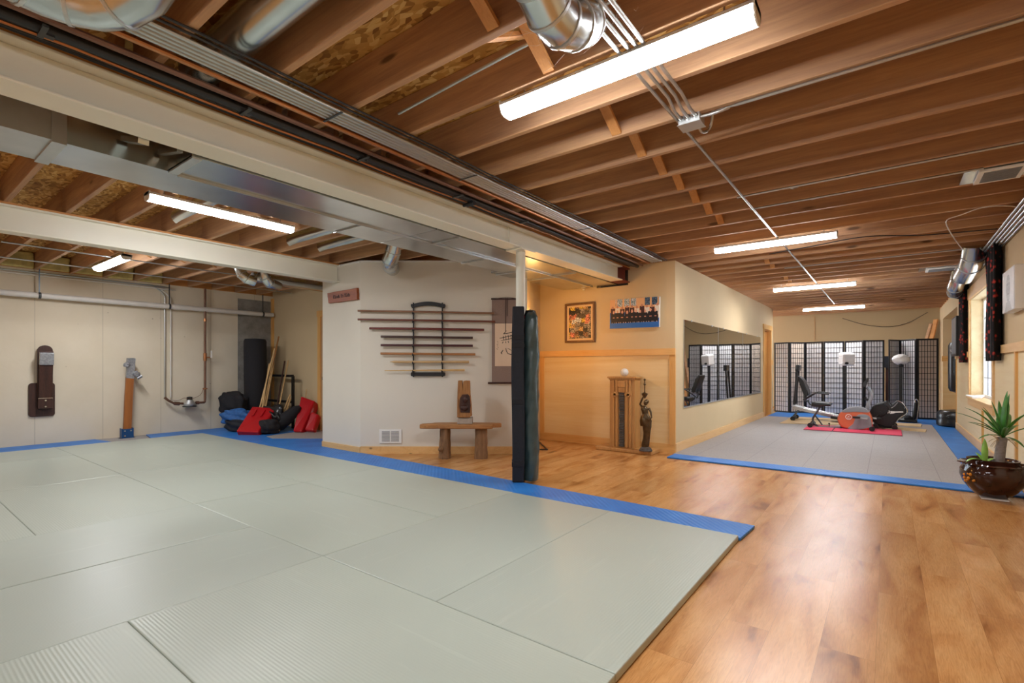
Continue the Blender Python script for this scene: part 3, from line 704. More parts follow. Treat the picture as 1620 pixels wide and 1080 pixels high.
# ------------------------------------------------------------------ conduits over the wood floor
runY('conduit', [(-0.975, 2.598)], 0.009, 'emt', -1.2, 13.4, 'single silver conduit running from the near strip light to the far one', 'conduit')
t = thing('junction_box', (-0.92, 2.90, 2.56), 'square metal junction box with conduits entering from three sides', 'junction box')
part(B().bb(-0.965, -0.845, 2.86, 2.96, 2.56, 2.607), 'box_body', 'galv_dull', t, bevel=0.003)
part(B().bb(-0.97, -0.84, 2.855, 2.965, 2.555, 2.56), 'cover_plate', 'emt', t, bevel=0.001)
for k, x in enumerate((-0.945, -0.905, -0.865)):
    pts = [(x, 2.86, 2.585), (x, 2.75, 2.585), (-0.93 + 0.035 * k, 2.6, 2.598), (-0.93 + 0.035 * k, -1.2, 2.598)]
    part(B().tube(pts, 0.009, 8), 'conduit_pipe', 'emt', t, smooth=True)
    part(B().cyl((x, 2.84, 2.585), (x, 2.86, 2.585), 0.015, n=8), 'connector', 'galv', t)
part(B().tube(smooth([(-0.845, 2.885, 2.585), (-0.78, 2.885, 2.583), (-0.70, 2.895, 2.592), (-0.64, 2.895, 2.598), (WX - 0.03, 2.895, 2.598)], 3), 0.009, 8), 'conduit_pipe', 'emt', t, smooth=True)
part(B().tube(smooth([(-0.885, 2.96, 2.58), (-0.885, 3.05, 2.57), (-0.86, 3.10, 2.60), (-0.83, 3.07, 2.66), (-0.82, 3.0, 2.74)], 4), 0.008, 8), 'conduit_pipe', 'emt', t, smooth=True)
for y, x0, lb in ((4.505, -1.02, 'silver conduit along the underside of a joist, ending near the crossing conduit'), (4.915, -1.0, 'silver conduit along the underside of a joist, leading to the white ceiling grille'), (8.15, -1.2, 'thin silver conduit along a joist beyond the white grille')):
    o = B().tube([(x0, y, 2.602), (0.55 if y > 4.6 and y < 8 else WX - 0.05, y, 2.602)], 0.008, 8).make('conduit', 'emt', smooth=True); tag(o, lb, 'conduit')
for x, y in ((-0.62, 4.53), (-0.52, 4.93)):
    o = B().tube([(x, y, 2.603), (x + 0.02, y + 0.18, 2.66), (x + 0.02, y + 0.3, 2.75)], 0.009, 8).make('conduit', 'galv_dull', smooth=True); tag(o, 'short bent conduit stub beside the joist conduits', 'conduit', 'conduit stubs')
o = B().tube([(-2.3, 1.93, 2.66), (-1.9, 1.93, 2.68), (-1.5, 1.93, 2.70), (-0.9, 1.93, 2.72)], 0.008, 8).make('conduit', 'emt', smooth=True); tag(o, 'thin conduit climbing along a joist left of the near strip light', 'conduit')
# bundle on the window wall
t = thing('conduit', (0.95, 8, 2.5), 'bundle of silver conduits running along the top of the window wall', 'conduit')
for k in range(5):
    part(B().tube([(0.90 + 0.027 * k, 5.0, 2.56 - 0.012 * k), (0.90 + 0.027 * k, 12.3, 2.56 - 0.012 * k)], 0.011, 8), 'conduit_pipe', 'emt', t, smooth=True)
def grille(x, y, sx, sy, label):
    t = thing('ceiling_grille', (x, y, 2.59), label, 'vent')
    part(B().bb(x - sx / 2 - 0.08, x + sx / 2 + 0.08, y - sy / 2 - 0.03, y + sy / 2 + 0.03, 2.612, 2.66), 'duct_boot', 'galv', t)
    part(B().bb(x - sx / 2, x + sx / 2, y - sy / 2, y + sy / 2, 2.59, 2.608), 'grille_frame', 'white_plastic', t, bevel=0.003)
    b = B()
    for k in range(10): b.bb(x - sx / 2 + 0.03, x + sx / 2 - 0.03, y - sy / 2 + 0.03 + (sy - 0.06) * k / 10, y - sy / 2 + 0.03 + (sy - 0.06) * k / 10 + 0.008, 2.584, 2.59)
    part(b, 'louvres', 'grey_plastic', t)
grille(0.66, 5.12, 0.26, 0.32, 'white ceiling grille between joists near the window wall, nearer one')
grille(0.62, 9.6, 0.35, 0.3, 'white ceiling grille between joists near the window wall, farther one')
cab = B().tube(smooth([pz(1640, 335, 2.58), pz(1600, 326, 2.58), pz(1555, 328, 2.58), pz(1520, 340, 2.58), pz(1498, 348, 2.57), pz(1500, 361, 2.56), pz(1511, 379, 2.56), pz(1524, 396, 2.56)], 4), 0.005, 6).make('cable', 'pvc', smooth=True); tag(cab, 'pale loose cable looping from the window wall to the nearer duct elbow', 'cable')
cab = B().tube(smooth([(0.9, 7.1, 2.59), (0.3, 7.0, 2.60), (-0.2, 6.7, 2.60), (-0.7, 6.75, 2.58), (-1.2, 7.0, 2.60)], 5), 0.006, 6).make('cable', 'black_pipe', smooth=True); tag(cab, 'dark cable strung across the joists beyond the second strip light', 'cable')
cab = B().tube(smooth([(-1.0, 16.36, 2.5), (-0.5, 16.36, 2.30), (0, 16.36, 2.22), (0.4, 16.36, 2.3), (0.8, 16.36, 2.55)], 5), 0.007, 6).make('cable', 'black_pipe', smooth=True); tag(cab, 'dark cable drooping along the top of the far wall', 'cable')
# wood bridging between joists
for k, (x, y) in enumerate([(-1.42, y) for y in (2.505, 2.91, 3.315, 3.72, 4.125, 4.53, 4.935, 7.365, 7.77, 8.985, 9.39)] + [(-1.42, 1.29), (-1.40, 1.695)]):
    for za, zb, dx in ((2.625, 2.835, 0.0), (2.835, 2.625, 0.07)):
        o = B().bar((x + dx, y + 0.002, za), (x + dx, y + 0.365, zb), 0.06, 0.02).make('bridging_board', 'plate_wood'); tag(o, 'short diagonal board bridging two joists over the wood floor', 'board', 'bridging boards over the wood floor')
for y in YL:
    if 0.5 < y < 4.9:
        o = B().bar((-7.9, y, 2.63), (-7.86, y + 0.367, 2.83), 0.03, 0.006).bar((-7.86, y, 2.83), (-7.9, y + 0.367, 2.63), 0.03, 0.006).make('cross_brace', 'plate_wood'); tag(o, 'thin crossed braces between joists beside the concrete wall', 'brace', 'cross braces beside the concrete wall')
        if y < 3.0:
            o = B().bb(-10.07, -9.98, y + 0.01, y + 0.355, 2.615, 2.84).jitter(0.012).make('insulation_batt', 'insulation', bevel=0.02); tag(o, 'yellow insulation tucked between joist ends above the concrete wall', 'insulation', 'insulation above the concrete wall')
for x, lb in ((-8.07, 'thin conduit crossing under the joists beyond the far cream beam, nearer one'), (-9.2, 'thin conduit crossing under the joists beyond the far cream beam, by the concrete wall')):
    runY('conduit', [(x, 2.598)], 0.009, 'emt', 1.0, 5.1, lb, 'conduit')
# cobwebs on the near elbow
b = B(); random.seed(3)
c0 = pz(905, 80, 2.5)
for k in range(26):
    p = c0 + Vector((random.uniform(-0.3, 0.35), random.uniform(-0.15, 0.2), random.uniform(-0.01, 0.1))); q = p + Vector((random.uniform(-0.14, 0.14), random.uniform(-0.1, 0.1), random.uniform(-0.03, 0.06)))
    m = p.lerp(q, 0.5) - Vector((0, 0, 0.012)); b.tube([p, m, q], 0.0006, 3)
tag(b.make('cobweb', 'cobweb'), 'dusty cobwebs under the shiny elbow beside the near strip light', 'cobweb', kind='stuff')

# ------------------------------------------------------------------ concrete wall services
t = thing('drain_pipe', (-9.97, 2, 2.18), 'long white plastic pipe hung along the concrete wall', 'pipe')
part(B().tube([(-9.97, -2, 2.22), (-9.97, 5.12, 2.22)], 0.042, 16), 'pipe_run', 'pvc', t, smooth=True)
part(B().tube([(-9.97, 3.35, 2.22), (-9.97, 3.45, 2.22)], 0.05, 16), 'coupling', 'pvc', t, smooth=True)
for y in (1.62, 3.28, 4.9):
    part(B().tube([(-9.97, y, 2.22), (-9.97, y + 0.03, 2.22)], 0.047, 14).bb(-9.975, -9.965, y + 0.005, y + 0.02, 2.26, 2.61), 'pipe_hanger', 'steel_dark', t)
for dy, lb in ((0, 'left of the two thin conduits dropping down the concrete wall to the meter'), (0.09, 'right of the two thin conduits dropping down the concrete wall to the meter')):
    z = 2.56 - dy * 0.4
    o = B().tube(smooth([(-10.05, -2, z), (-10.05, 2.9 + dy, z), (-10.05, 3.1 + dy, z - 0.02), (-10.05, 3.24 + dy, z - 0.15), (-10.05, 3.25 + dy, 2.2), (-10.05, 3.25 + dy, 0.63)], 5), 0.012, 8).make('conduit', 'pvc' if dy else 'emt', smooth=True); tag(o, lb, 'conduit')
t = thing('water_meter', (-9.95, 3.6, 0.48), 'grey water meter with a black cap between pipes on the concrete wall', 'water meter')
part(B().lathe([(0.05, 0), (0.09, 0.02), (0.095, 0.05), (0.06, 0.10), (0.05, 0.12)], (-9.95, 3.6, 0.46), 16), 'meter_body', 'galv_dull', t, smooth=True)
part(B().lathe([(0.045, 0), (0.045, 0.05), (0.0, 0.06)], (-9.95, 3.6, 0.58), 14), 'meter_cap', 'black_plastic', t, smooth=True)
part(B().lathe([(0.11, 0), (0.11, 0.018)], (-9.95, 3.6, 0.455), 16), 'base_flange', 'steel_dark', t)
part(B().tube([(-9.97, 3.22, 0.64), (-9.96, 3.28, 0.58), (-9.95, 3.36, 0.53), (-9.95, 3.5, 0.52)], 0.02, 10).cyl((-9.95, 3.36, 0.53), (-9.95, 3.44, 0.52), 0.032).tube([(-9.95, 3.7, 0.52), (-9.95, 3.84, 0.52)], 0.02, 10).cyl((-9.95, 3.7, 0.52), (-9.95, 3.75, 0.52), 0.03), 'brass_fittings', 'copper_dull', t, smooth=True)
part(B().tube(smooth([(-9.92, 3.24, 0.60), (-9.9, 3.4, 0.58), (-9.9, 3.5, 0.62), (-9.9, 3.6, 0.60), (-9.9, 3.75, 0.66), (-9.93, 3.83, 0.8)], 4), 0.004, 6), 'ground_wire', 'copper_dull', t)
t = thing('copper_pipe', (-9.97, 3.85, 0.5), 'vertical copper pipe rising from the water meter up the concrete wall', 'pipe')
part(B().tube([(-9.95, 3.80, 0.52), (-9.955, 3.85, 0.53), (-9.97, 3.86, 0.6), (-9.97, 3.86, 2.6)], 0.02, 10), 'pipe_run', 'copper_dull', t, smooth=True)
part(B().cyl((-9.97, 3.86, 1.28), (-9.97, 3.86, 1.42), 0.03, n=10).cyl((-9.97, 3.86, 0.76), (-9.97, 3.86, 0.78), 0.04, n=10).tube([(-9.95, 3.88, 1.34), (-9.93, 3.93, 1.34)], 0.012, 8).cyl((-9.97, 3.86, 2.0), (-9.97, 3.86, 2.05), 0.026, n=10), 'shutoff_valve', 'copper', t)
part(B().box((-9.93, 3.95, 1.40), (0.02, 0.02, 0.13)), 'valve_handle', 'white_plastic', t)

# ------------------------------------------------------------------ column with pads
t = thing('support_column', (-3.03, 4.15, 0), 'round cream steel column under the long beam', 'column')
part(B().cyl((-3.03, 4.15, 0.0), (-3.03, 4.15, 2.355), 0.049, n=28), 'column_shaft', 'cream_steel', t, smooth=True)
part(B().box((-3.03, 4.15, 2.362), (0.20, 0.24, 0.014)), 'cap_plate', 'cream_steel', t)
t = thing('column_pad', (-3.03, 4.15, 0), 'dark padding strapped round the steel column: flat navy slab and creased vinyl roll', 'pad', rz=R(YAW))
def loc(b, nm, mat, par, **kw): return b.make(nm, mat, par, origin=(0, 0, 0), **kw)
b = B(); n = 18
random.seed(5)
for k in range(n):
    pass
prof = []
def slab(x0, x1, y0, y1, z0, z1, n, fx, bev=0.0):
    b = B(); rings = []
    for i in range(n + 1):
        z = z0 + (z1 - z0) * i / n; dx, w = fx(i / n)
        rings.append([b.bm.verts.new((x, y, z)) for x, y in ((x0 + dx - w, y0), (x1 + dx + w, y0), (x1 + dx + w, y1), (x0 + dx - w, y1))])
    for a, c in zip(rings, rings[1:]):
        for j in range(4): b.bm.faces.new((a[j], a[(j + 1) % 4], c[(j + 1) % 4], c[j]))
    b.bm.faces.new(rings[-1]); b.bm.faces.new(list(reversed(rings[0]))); return b
loc(slab(-0.085, 0.028, -0.22, -0.055, 0.023, 1.77, 24, lambda u: (0.004 * math.sin(u * 7), 0.002 + 0.006 * math.sin(u * math.pi))), 'navy_slab', 'navy_fabric', t, bevel=0.012)
def vin(a, z): 
    return 0.05 * math.sin(2 * a - z * 13) + 0.045 * math.sin(4 * a + z * 7) + 0.03 * math.sin(6 * a - z * 27)
b = B()
prof = [(0.02, 0.024), (0.070, 0.03)] + [(0.075 + 0.002 * math.sin(k * 1.7), 0.05 + 1.58 * k / 44) for k in range(1, 45)] + [(0.066, 1.68), (0.04, 1.72), (0.0, 1.73)]
b.lathe(prof, (0.106, -0.10, 0), 28, vin)
for v in b.bm.verts: v.co.y = -0.10 + (v.co.y + 0.10) * 1.3
loc(b, 'vinyl_roll', 'green_vinyl', t, smooth=True)
for z in (0.18, 0.80, 1.36, 1.44): loc(B().bb(-0.092, 0.034, -0.227, -0.05, z, z + 0.045), 'strap', 'black_fabric', t)
loc(B().sphere((0.055, -0.09, 1.68), 0.03), 'red_lining', 'red_vinyl', t, smooth=True)
loc(B().lathe([(0.06, 0), (0.064, 0.04), (0.05, 0.085), (0.0, 0.10)], (0.100, -0.085, 1.655), 16, lambda a, z: 0.1 * math.sin(4 * a)), 'roll_top', 'black_vinyl', t, smooth=True)

# added lamp for the alcove's warm glow, kept unseen behind the column pads
t = thing('added_alcove_lamp', (-3.95, 5.58, 1.62), 'added small warm lamp for the alcove glow, unseen behind the column pads', 'lamp')
part(B().cyl((-3.945, 5.58, 1.66), (-3.885, 5.60, 1.66), 0.010, n=8).cyl((-3.96, 5.575, 1.66), (-3.935, 5.585, 1.66), 0.045, n=16).cyl((-3.885, 5.60, 1.65), (-3.885, 5.60, 1.71), 0.016, n=10), 'lamp_bracket', 'dark_bronze', t)
part(B().sphere((-3.885, 5.60, 1.745), 0.036, 3), 'bulb', 'added_warm_bulb', t, smooth=True)
# ------------------------------------------------------------------ staff rack on the white wall
DW = 6.68                         # the white wall's distance
def wroot(name, px, py, d, label, cat, group=None):
    p = PD(px, py, d); return thing(name, p, label, cat, group, R(YAW))
s_ = FPX / 6.62
t = wroot('weapon_rack', 678, 596, DW, 'black two-post wall rack holding eight wooden staffs', 'rack')
def X_(px, s=s_, c=678): return (px - c) / s
def Z_(py, s=s_, c=596): return (c - py) / s
for px in (654.5, 700.5):
    b = B().bb(X_(px) - 0.009, X_(px) + 0.009, -0.03, -0.018, 0.0, Z_(478))
    for py in (494.5, 508, 521.5, 533.5, 546.5, 560, 573, 586.5): b.bb(X_(px) - 0.007, X_(px) + 0.007, -0.085, -0.03, Z_(py) - 0.022, Z_(py) - 0.012).bb(X_(px) - 0.007, X_(px) + 0.007, -0.085, -0.078, Z_(py) - 0.012, Z_(py) + 0.01)
    loc(b, 'post', 'black_paint', t)
N_ = 10
top = [(X_(652 + 52 * i / N_), Z_(482 - 4.2 * math.sin(math.pi * i / N_)) ) for i in range(N_ + 1)]
loc(B().prism([(x, -0.04, z + 0.012) for x, z in top] + [(x, -0.04, z - 0.04) for x, z in reversed(top)], (0, 0.025, 0)), 'top_crosspiece', 'black_paint', t, bevel=0.003)
loc(B().bb(X_(651), X_(704), -0.04, -0.015, Z_(594.5), Z_(588.5)), 'bottom_crosspiece', 'black_paint', t, bevel=0.003)
for px in (653, 702.5):
    for z in (482.5, 591.5): loc(B().bb(X_(px) - 0.02, X_(px) + 0.02, -0.045, 0.0, Z_(z) - 0.018, Z_(z) + 0.018), 'joint_block', 'black_paint', t, bevel=0.003)
staffs = [
 (566, 491.2, 782, 495.2, .0135, .0135, 'staff_a', 'topmost staff on the black rack, long and brown'),
 (566, 505, 783.5, 508.5, .0135, .0135, 'staff_b', 'second staff from the top of the black rack, long and reddish brown'),
 (584.5, 519, 766, 521.5, .016, .016, 'staff_c', 'third staff from the top of the black rack, mahogany'),
 (602.5, 532.2, 748, 534.2, .0155, .0155, 'staff_d', 'fourth staff from the top, short and darkest brown'),
 (602.5, 545.6, 748, 546.8, .0155, .0155, 'staff_e', 'fifth staff from the top, short and dark red'),
 (602, 559, 752, 560.3, .0155, .0155, 'staff_f', 'sixth staff from the top, tan with square ends'),
 (617, 572.2, 742, 572.2, .0155, .0165, 'staff_g', 'seventh staff from the top, pale with a pointed left end'),
 (608.5, 586, 735, 585.4, .006, .015, 'staff_h', 'lowest staff on the black rack, pale and tapering to the left')]
for (xa, ya, xb, yb, ra, rb, m, lb) in staffs:
    p = PD(xa, ya, 6.625); q = PD(xb, yb, 6.625)
    pts = [p, q]; rr = [ra, rb]
    if m == 'staff_g': pts = [p - (q - p).normalized() * 0.0, p + (q - p).normalized() * 0.05, q]; rr = [0.004, ra, rb]
    o = B().tube(pts, rr, 12).make('wooden_staff', m, smooth=True); tag(o, lb, 'staff', 'staffs on the black wall rack')

# ------------------------------------------------------------------ calligraphy scroll
t = wroot('hanging_scroll', 801, 607, DW - 0.005, 'calligraphy scroll on mauve cloth, half hidden by the padded column', 'scroll')
s2 = FPX / (DW - 0.01)
x_ = lambda px: (px - 801) / s2
z_ = lambda py: (607 - py) / s2
b = B().bb(x_(778), x_(825), -0.006, 0.0, z_(605), z_(473)); loc(b, 'cloth_mount', 'mauve_cloth', t)
loc(B().bb(x_(783), x_(819.5), -0.009, -0.006, z_(579), z_(511.5)), 'paper_panel', 'rice_paper', t)
loc(B().tube([(x_(772), -0.015, z_(605.5)), (x_(830), -0.015, z_(605.5))], 0.012, 12), 'bottom_roller', 'dark_wood', t, smooth=True)
loc(B().bb(x_(777), x_(826), -0.012, 0.0, z_(474), z_(471.5)), 'top_batten', 'dark_wood', t)
loc(B().bb(x_(799.3), x_(800.3), -0.013, -0.009, z_(524), z_(471)).bb(x_(802), x_(803), -0.013, -0.009, z_(500), z_(471)).bar((x_(778), -0.005, z_(473)), (x_(801.5), -0.01, z_(470)), 0.004).bar((x_(801.5), -0.01, z_(470)), (x_(825), -0.005, z_(473)), 0.004), 'hanging_ribbon', 'dark_wood', t)
K = lambda cx, cy: (x_(740 + cx / 7.2), -0.0095, z_(470 + cy / 7.2))
strokes = [([(440, 380), (425, 400), (405, 420)], 6), ([(408, 418), (450, 412), (500, 398), (570, 392)], 7), ([(362, 468), (400, 460), (450, 448), (500, 436), (575, 428)], 6),
           ([(405, 440), (410, 492)], 5), ([(430, 435), (437, 490)], 5), ([(460, 430), (468, 486)], 5), ([(490, 428), (494, 480)], 5), ([(525, 425), (528, 478)], 5),
           ([(378, 495), (440, 482), (500, 470), (565, 462)], 5), ([(404, 505), (394, 526)], 6), ([(430, 503), (434, 522)], 6), ([(460, 498), (466, 520)], 6), ([(500, 495), (510, 515)], 6),
           ([(402, 602), (388, 622), (380, 640)], 8), ([(378, 628), (392, 648)], 6), ([(432, 578), (440, 610), (456, 640), (490, 652), (525, 640), (535, 612)], 7), ([(455, 585), (478, 592), (495, 606)], 5), ([(540, 590), (555, 605)], 7)]
strokes += [([(336 + 8 * math.sin(k * 2.1), 500 + 17 * k), (345 + 5 * math.sin(k * 3.3), 510 + 17 * k)], 3) for k in range(6)]
b = B()
for pts, wd in strokes:
    P_ = [Vector(K(*p)) for p in pts]; wv = wd / 7.2 / s2 / 2 * 1.2
    n = len(P_)
    up = []; dn = []
    for i, p in enumerate(P_):
        d = (P_[min(i + 1, n - 1)] - P_[max(i - 1, 0)]).normalized(); nn = Vector((-d.z, 0, d.x)) * wv * (1.0 if 0 < i < n - 1 or n == 2 else 0.75)
        up.append(p + nn); dn.append(p - nn)
    b.prism(up + list(reversed(dn)), (0, -0.001, 0))
loc(b, 'brush_writing', 'ink', t)

# ------------------------------------------------------------------ live-edge bench with log legs
t = wroot('log_bench', 728, 727, 6.28, 'rustic slab bench on two log legs against the white wall', 'bench')
s3 = FPX / 6.3
bx = lambda px: (px - 728) / s3
fz = 0.0
t.location.z = 0
zt = 0.445
front = [(bx(664), -0.02), (bx(676), -0.045), (bx(694), -0.03), (bx(718), -0.05), (bx(744), -0.045), (bx(765), -0.055), (bx(780), -0.04), (bx(778), 0.03), (bx(776), 0.05)]
back = [(bx(793), 0.12), (bx(792), 0.17), (bx(770), 0.20), (bx(730), 0.22), (bx(700), 0.21), (bx(682), 0.19), (bx(681), 0.16), (bx(666), 0.08)]
b = B().prism([(x, y, zt - 0.055) for x, y in front + back], (0, 0, 0.055))
loc(b, 'slab_top', 'cedar_x', t, bevel=0.012, seg=3)
def log(px, r, nm, seed):
    random.seed(seed); ph = [random.uniform(0, 6) for _ in range(4)]
    w = lambda a, z: 0.13 * math.sin(3 * a + ph[0]) + 0.09 * math.sin(5 * a + ph[1] + z * 3) + 0.05 * math.sin(9 * a + ph[2] + z * 8)
    pr_ = [(r * (1.12 - 0.0 * k), 0.39 * k / 8) for k in range(9)]; pr_ = [(r * (1.14 - 0.16 * k / 8 + 0.03 * math.sin(k * 2 + ph[3])), z) for k, (_, z) in enumerate(pr_)]
    b = B().lathe(pr_, (bx(px), 0.07, 0), 30, w); return b
loc(log(703, 0.062, '', 2), 'log_leg', 'weathered', t, smooth=True)
loc(log(760.5, 0.066, '', 9), 'log_leg', 'weathered', t, smooth=True)
loc(B().sphere((bx(697), 0.0, 0.13), 0.03, 2, (1, 1, 1.3)).jitter(0.004), 'branch_stub', 'weathered', t, smooth=True)
# carving standing on it
t = wroot('wood_carving', 735, 671, 6.30, 'upright driftwood carving with a dark hollow, standing on the log bench', 'carving')
t.location.z = zt + 0.002
cx = lambda px: (px - 735.5) / s3; cz = lambda py: (671.5 - py) / s3
loc(B().prism([(cx(724), -0.03, cz(671.5)), (cx(747.8), -0.03, cz(671.5)), (cx(748), -0.03, cz(661)), (cx(740), -0.03, cz(662.5)), (cx(724.5), -0.03, cz(662))], (0, 0.13, 0)), 'stone_base', 'stone', t, bevel=0.006)
body = [(724, 661), (733, 661.5), (747, 659), (746, 640), (744.5, 625), (743.8, 603.5), (737, 603), (733.5, 604), (733, 618), (731.5, 603), (725.5, 603), (724.6, 620), (724, 640)]
loc(B().prism([(cx(x), -0.035, cz(y)) for x, y in body], (0, 0.11, 0)), 'driftwood_block', 'cedar', t, bevel=0.006)
loc(B().prism([(cx(x), -0.045, cz(y)) for x, y in [(725, 661), (745, 661), (746, 654), (730, 653.5), (727, 645), (727, 632), (725, 632)]], (0, 0.012, 0)), 'bowl_rim', 'cedar', t, bevel=0.005)
loc(B().prism([(cx(x), -0.042, cz(y)) for x, y in [(730, 653), (744.5, 653.5), (745.5, 642), (744, 628), (741, 624.5), (732, 625), (729, 631), (728, 643)]], (0, 0.05, 0)).sphere((cx(737), -0.045, cz(633)), 0.045, 2, (0.8, 0.5, 1)).sphere((cx(736), -0.045, cz(646)), 0.05, 2, (1, 0.5, 0.8)).jitter(0.003), 'dark_figure', 'dark_wood', t, smooth=True)

# ------------------------------------------------------------------ floor-level vent, plaque
t = wroot('wall_vent', 618, 701, DW, 'white louvred return air grille low on the white wall', 'vent')
s4 = FPX / DW
loc(B().bb(-0.15, 0.15, -0.012, 0, 0, 0.19), 'frame', 'white_paint', t, bevel=0.004)
for s in (-1, 1):
    b = B()
    for k in range(9): b.box((s * 0.062, -0.013, 0.035 + 0.015 * k), (0.105, 0.010, 0.0045), (0.5, 0, 0))
    loc(b, 'louvres', 'white_paint', t)
    loc(B().bb(s * 0.062 - 0.053, s * 0.062 + 0.053, -0.0135, -0.0122, 0.025, 0.165), 'dark_opening', 'grey_plastic', t)
t = thing('name_plaque', PY(543, 467, 4.085), 'crooked red-brown wooden plaque with carved lettering on the white block', 'sign')
p = t.location.copy(); 
pts = [PY(519.5, 463.5, 4.08), PY(566.5, 455.5, 4.08), PY(567, 474, 4.08), PY(521.5, 480, 4.08)]
b = B(); outl = []
for a, c in zip(pts, pts[1:] + pts[:1]):
    for k in range(6): 
        q = a.lerp(c, k / 6); outl.append((q.x + random.uniform(-.004, .004), 4.06, q.z + random.uniform(-.004, .004)))
part(b.prism(outl, (0, 0.038, 0)), 'plaque_board', 'red_wood_plaque', t, bevel=0.004)
sl = math.atan2(pts[1].z - pts[0].z, pts[1].x - pts[0].x)
mid = (pts[0] + pts[1] + pts[2] + pts[3]) / 4
tx = text_mesh('carved_lettering', 'Kinds Es Kids', 0.072, 'dark_wood', (0, 0, 0), (R(90), -sl * 0.9, 0)); into(tx, t); tx.location = (mid.x - 0.01, 4.057, mid.z)

# ------------------------------------------------------------------ pictures
def picture(nm, par, w, h, nx, nz, colfn, y=-0.001):
    """flat picture: grid with one colour per cell, in x-z, centred"""
    bm = bmesh.new(); L = bm.loops.layers.float_color.new('paint')
    vs = [[bm.verts.new((-w / 2 + w * i / nx, y, -h / 2 + h * j / nz)) for j in range(nz + 1)] for i in range(nx + 1)]
    for i in range(nx):
        for j in range(nz):
            f = bm.faces.new((vs[i][j], vs[i + 1][j], vs[i + 1][j + 1], vs[i][j + 1])); c = lin(colfn((i + 0.5) / nx, (j + 0.5) / nz))
            for lp in f.loops: lp[L] = c
    me = bpy.data.meshes.new(nm); bm.to_mesh(me); bm.free()
    o = bpy.data.objects.new(nm, me); COL.objects.link(o); o.parent = par; me.materials.append(M['print']); return o
t_ = NT('print'); at = t_.n('ShaderNodeAttribute', _attribute_name='paint'); M['print'] = t_.set(0.45, 0, 0.3, at.outputs['Color'])
def hx(c): return tuple(int(c[i:i + 2], 16) / 255 for i in (1, 3, 5))
# group photograph canvas
random.seed(11)
PX0, PX1 = PY(964.5, 495, 6.66), PY(1043, 493, 6.66)
zt_, zb_ = PY(1003, 471.5, 6.66).z, PY(1003, 518.5, 6.66).z
cw, chh = PX1.x - PX0.x, zt_ - zb_
t = thing('canvas_print', ((PX0.x + PX1.x) / 2, 6.665, (zt_ + zb_) / 2), 'wide canvas group photo of people in dark uniforms kneeling on a blue floor', 'picture')
t.rotation_euler = (0, R(0.6), 0)
loc(B().bb(-cw / 2, cw / 2, 0.0, 0.034, -chh / 2, chh / 2), 'canvas_block', 'white_paint', t, bevel=0.006)
heads = [(0.06 + 0.1 * k, 0.72 + 0.03 * math.sin(k * 2.3), k % 4 == 1 or k == 7) for k in range(10)]
front_ = [(0.08 + 0.093 * k + 0.01 * math.sin(k * 5), 0.56 + 0.02 * math.sin(k * 1.7)) for k in range(10)]
def grp(u, v):
    c = (0.87, 0.68, 0.50) if v > 0.55 else (0.12, 0.38, 0.68)
    if v > 0.60:
        k = u * 7.2; fr = k - int(k)
        if 0.14 < fr < 0.92 and v > 0.74 and int(k) != 4 and u > 0.12:
            c = random.choice([(0.75, 0.8, 0.85), (0.35, 0.5, 0.52), (0.25, 0.38, 0.42), (0.85, 0.85, 0.88)]) if int(k) < 5 else random.choice([(0.2, 0.3, 0.4), (0.15, 0.22, 0.3), (0.4, 0.5, 0.6)])
    if v < 0.26: c = (0.13 + 0.03 * random.random(), 0.40, 0.72)
    for hx_, hv, wt in heads:
        if abs(u - hx_) < 0.045 and 0.3 < v < hv - 0.03: c = (0.86, 0.84, 0.80) if wt else (0.27, 0.15, 0.15)
        if ((u - hx_) / 0.02) ** 2 + ((v - hv) / 0.05) ** 2 < 1: c = (0.74, 0.52, 0.42)
    for hx_, hv in front_:
        if abs(u - hx_) < 0.044 * (1.25 - 0.6 * max(0, (v - 0.3))) and 0.17 < v < hv - 0.04: c = (0.08 + 0.03 * random.random(), 0.07, 0.10)
        if ((u - hx_) / 0.02) ** 2 + ((v - hv) / 0.055) ** 2 < 1: c = (0.86, 0.64, 0.54)
        if abs(v - 0.37) < 0.02 and abs(u - hx_) < 0.02: c = (0.75, 0.52, 0.44)
        if abs(v - 0.19) < 0.02 and abs(abs(u - hx_) - 0.03) < 0.008: c = (0.7, 0.6, 0.58)
    return c
picture('printed_photo', t, cw - 0.004, chh - 0.004, 110, 62, grp)
# framed collage
a0, a1 = PY(894, 510, 6.67), PY(941, 510, 6.67)
zt_, zb_ = PY(917, 479, 6.67).z, PY(917, 541.5, 6.67).z
fw, fh = a1.x - a0.x, zt_ - zb_
t = thing('picture_frame', ((a0.x + a1.x) / 2, 6.685, (zt_ + zb_) / 2), 'brown framed collage of small photographs hung in the alcove', 'picture')
m_ = 0.032
b = B().bb(-fw / 2, fw / 2, -0.03, 0.012, fh / 2 - m_, fh / 2).bb(-fw / 2, fw / 2, -0.03, 0.012, -fh / 2, -fh / 2 + m_).bb(-fw / 2, -fw / 2 + m_, -0.03, 0.012, -fh / 2 + m_, fh / 2 - m_).bb(fw / 2 - m_, fw / 2, -0.03, 0.012, -fh / 2 + m_, fh / 2 - m_)
loc(b, 'frame_moulding', 'frame_wood', t, bevel=0.006)
loc(B().bb(-fw / 2 + m_, fw / 2 - m_, -0.008, 0.012, -fh / 2 + m_, fh / 2 - m_), 'mat_board', 'rice_paper', t)
cells = {}
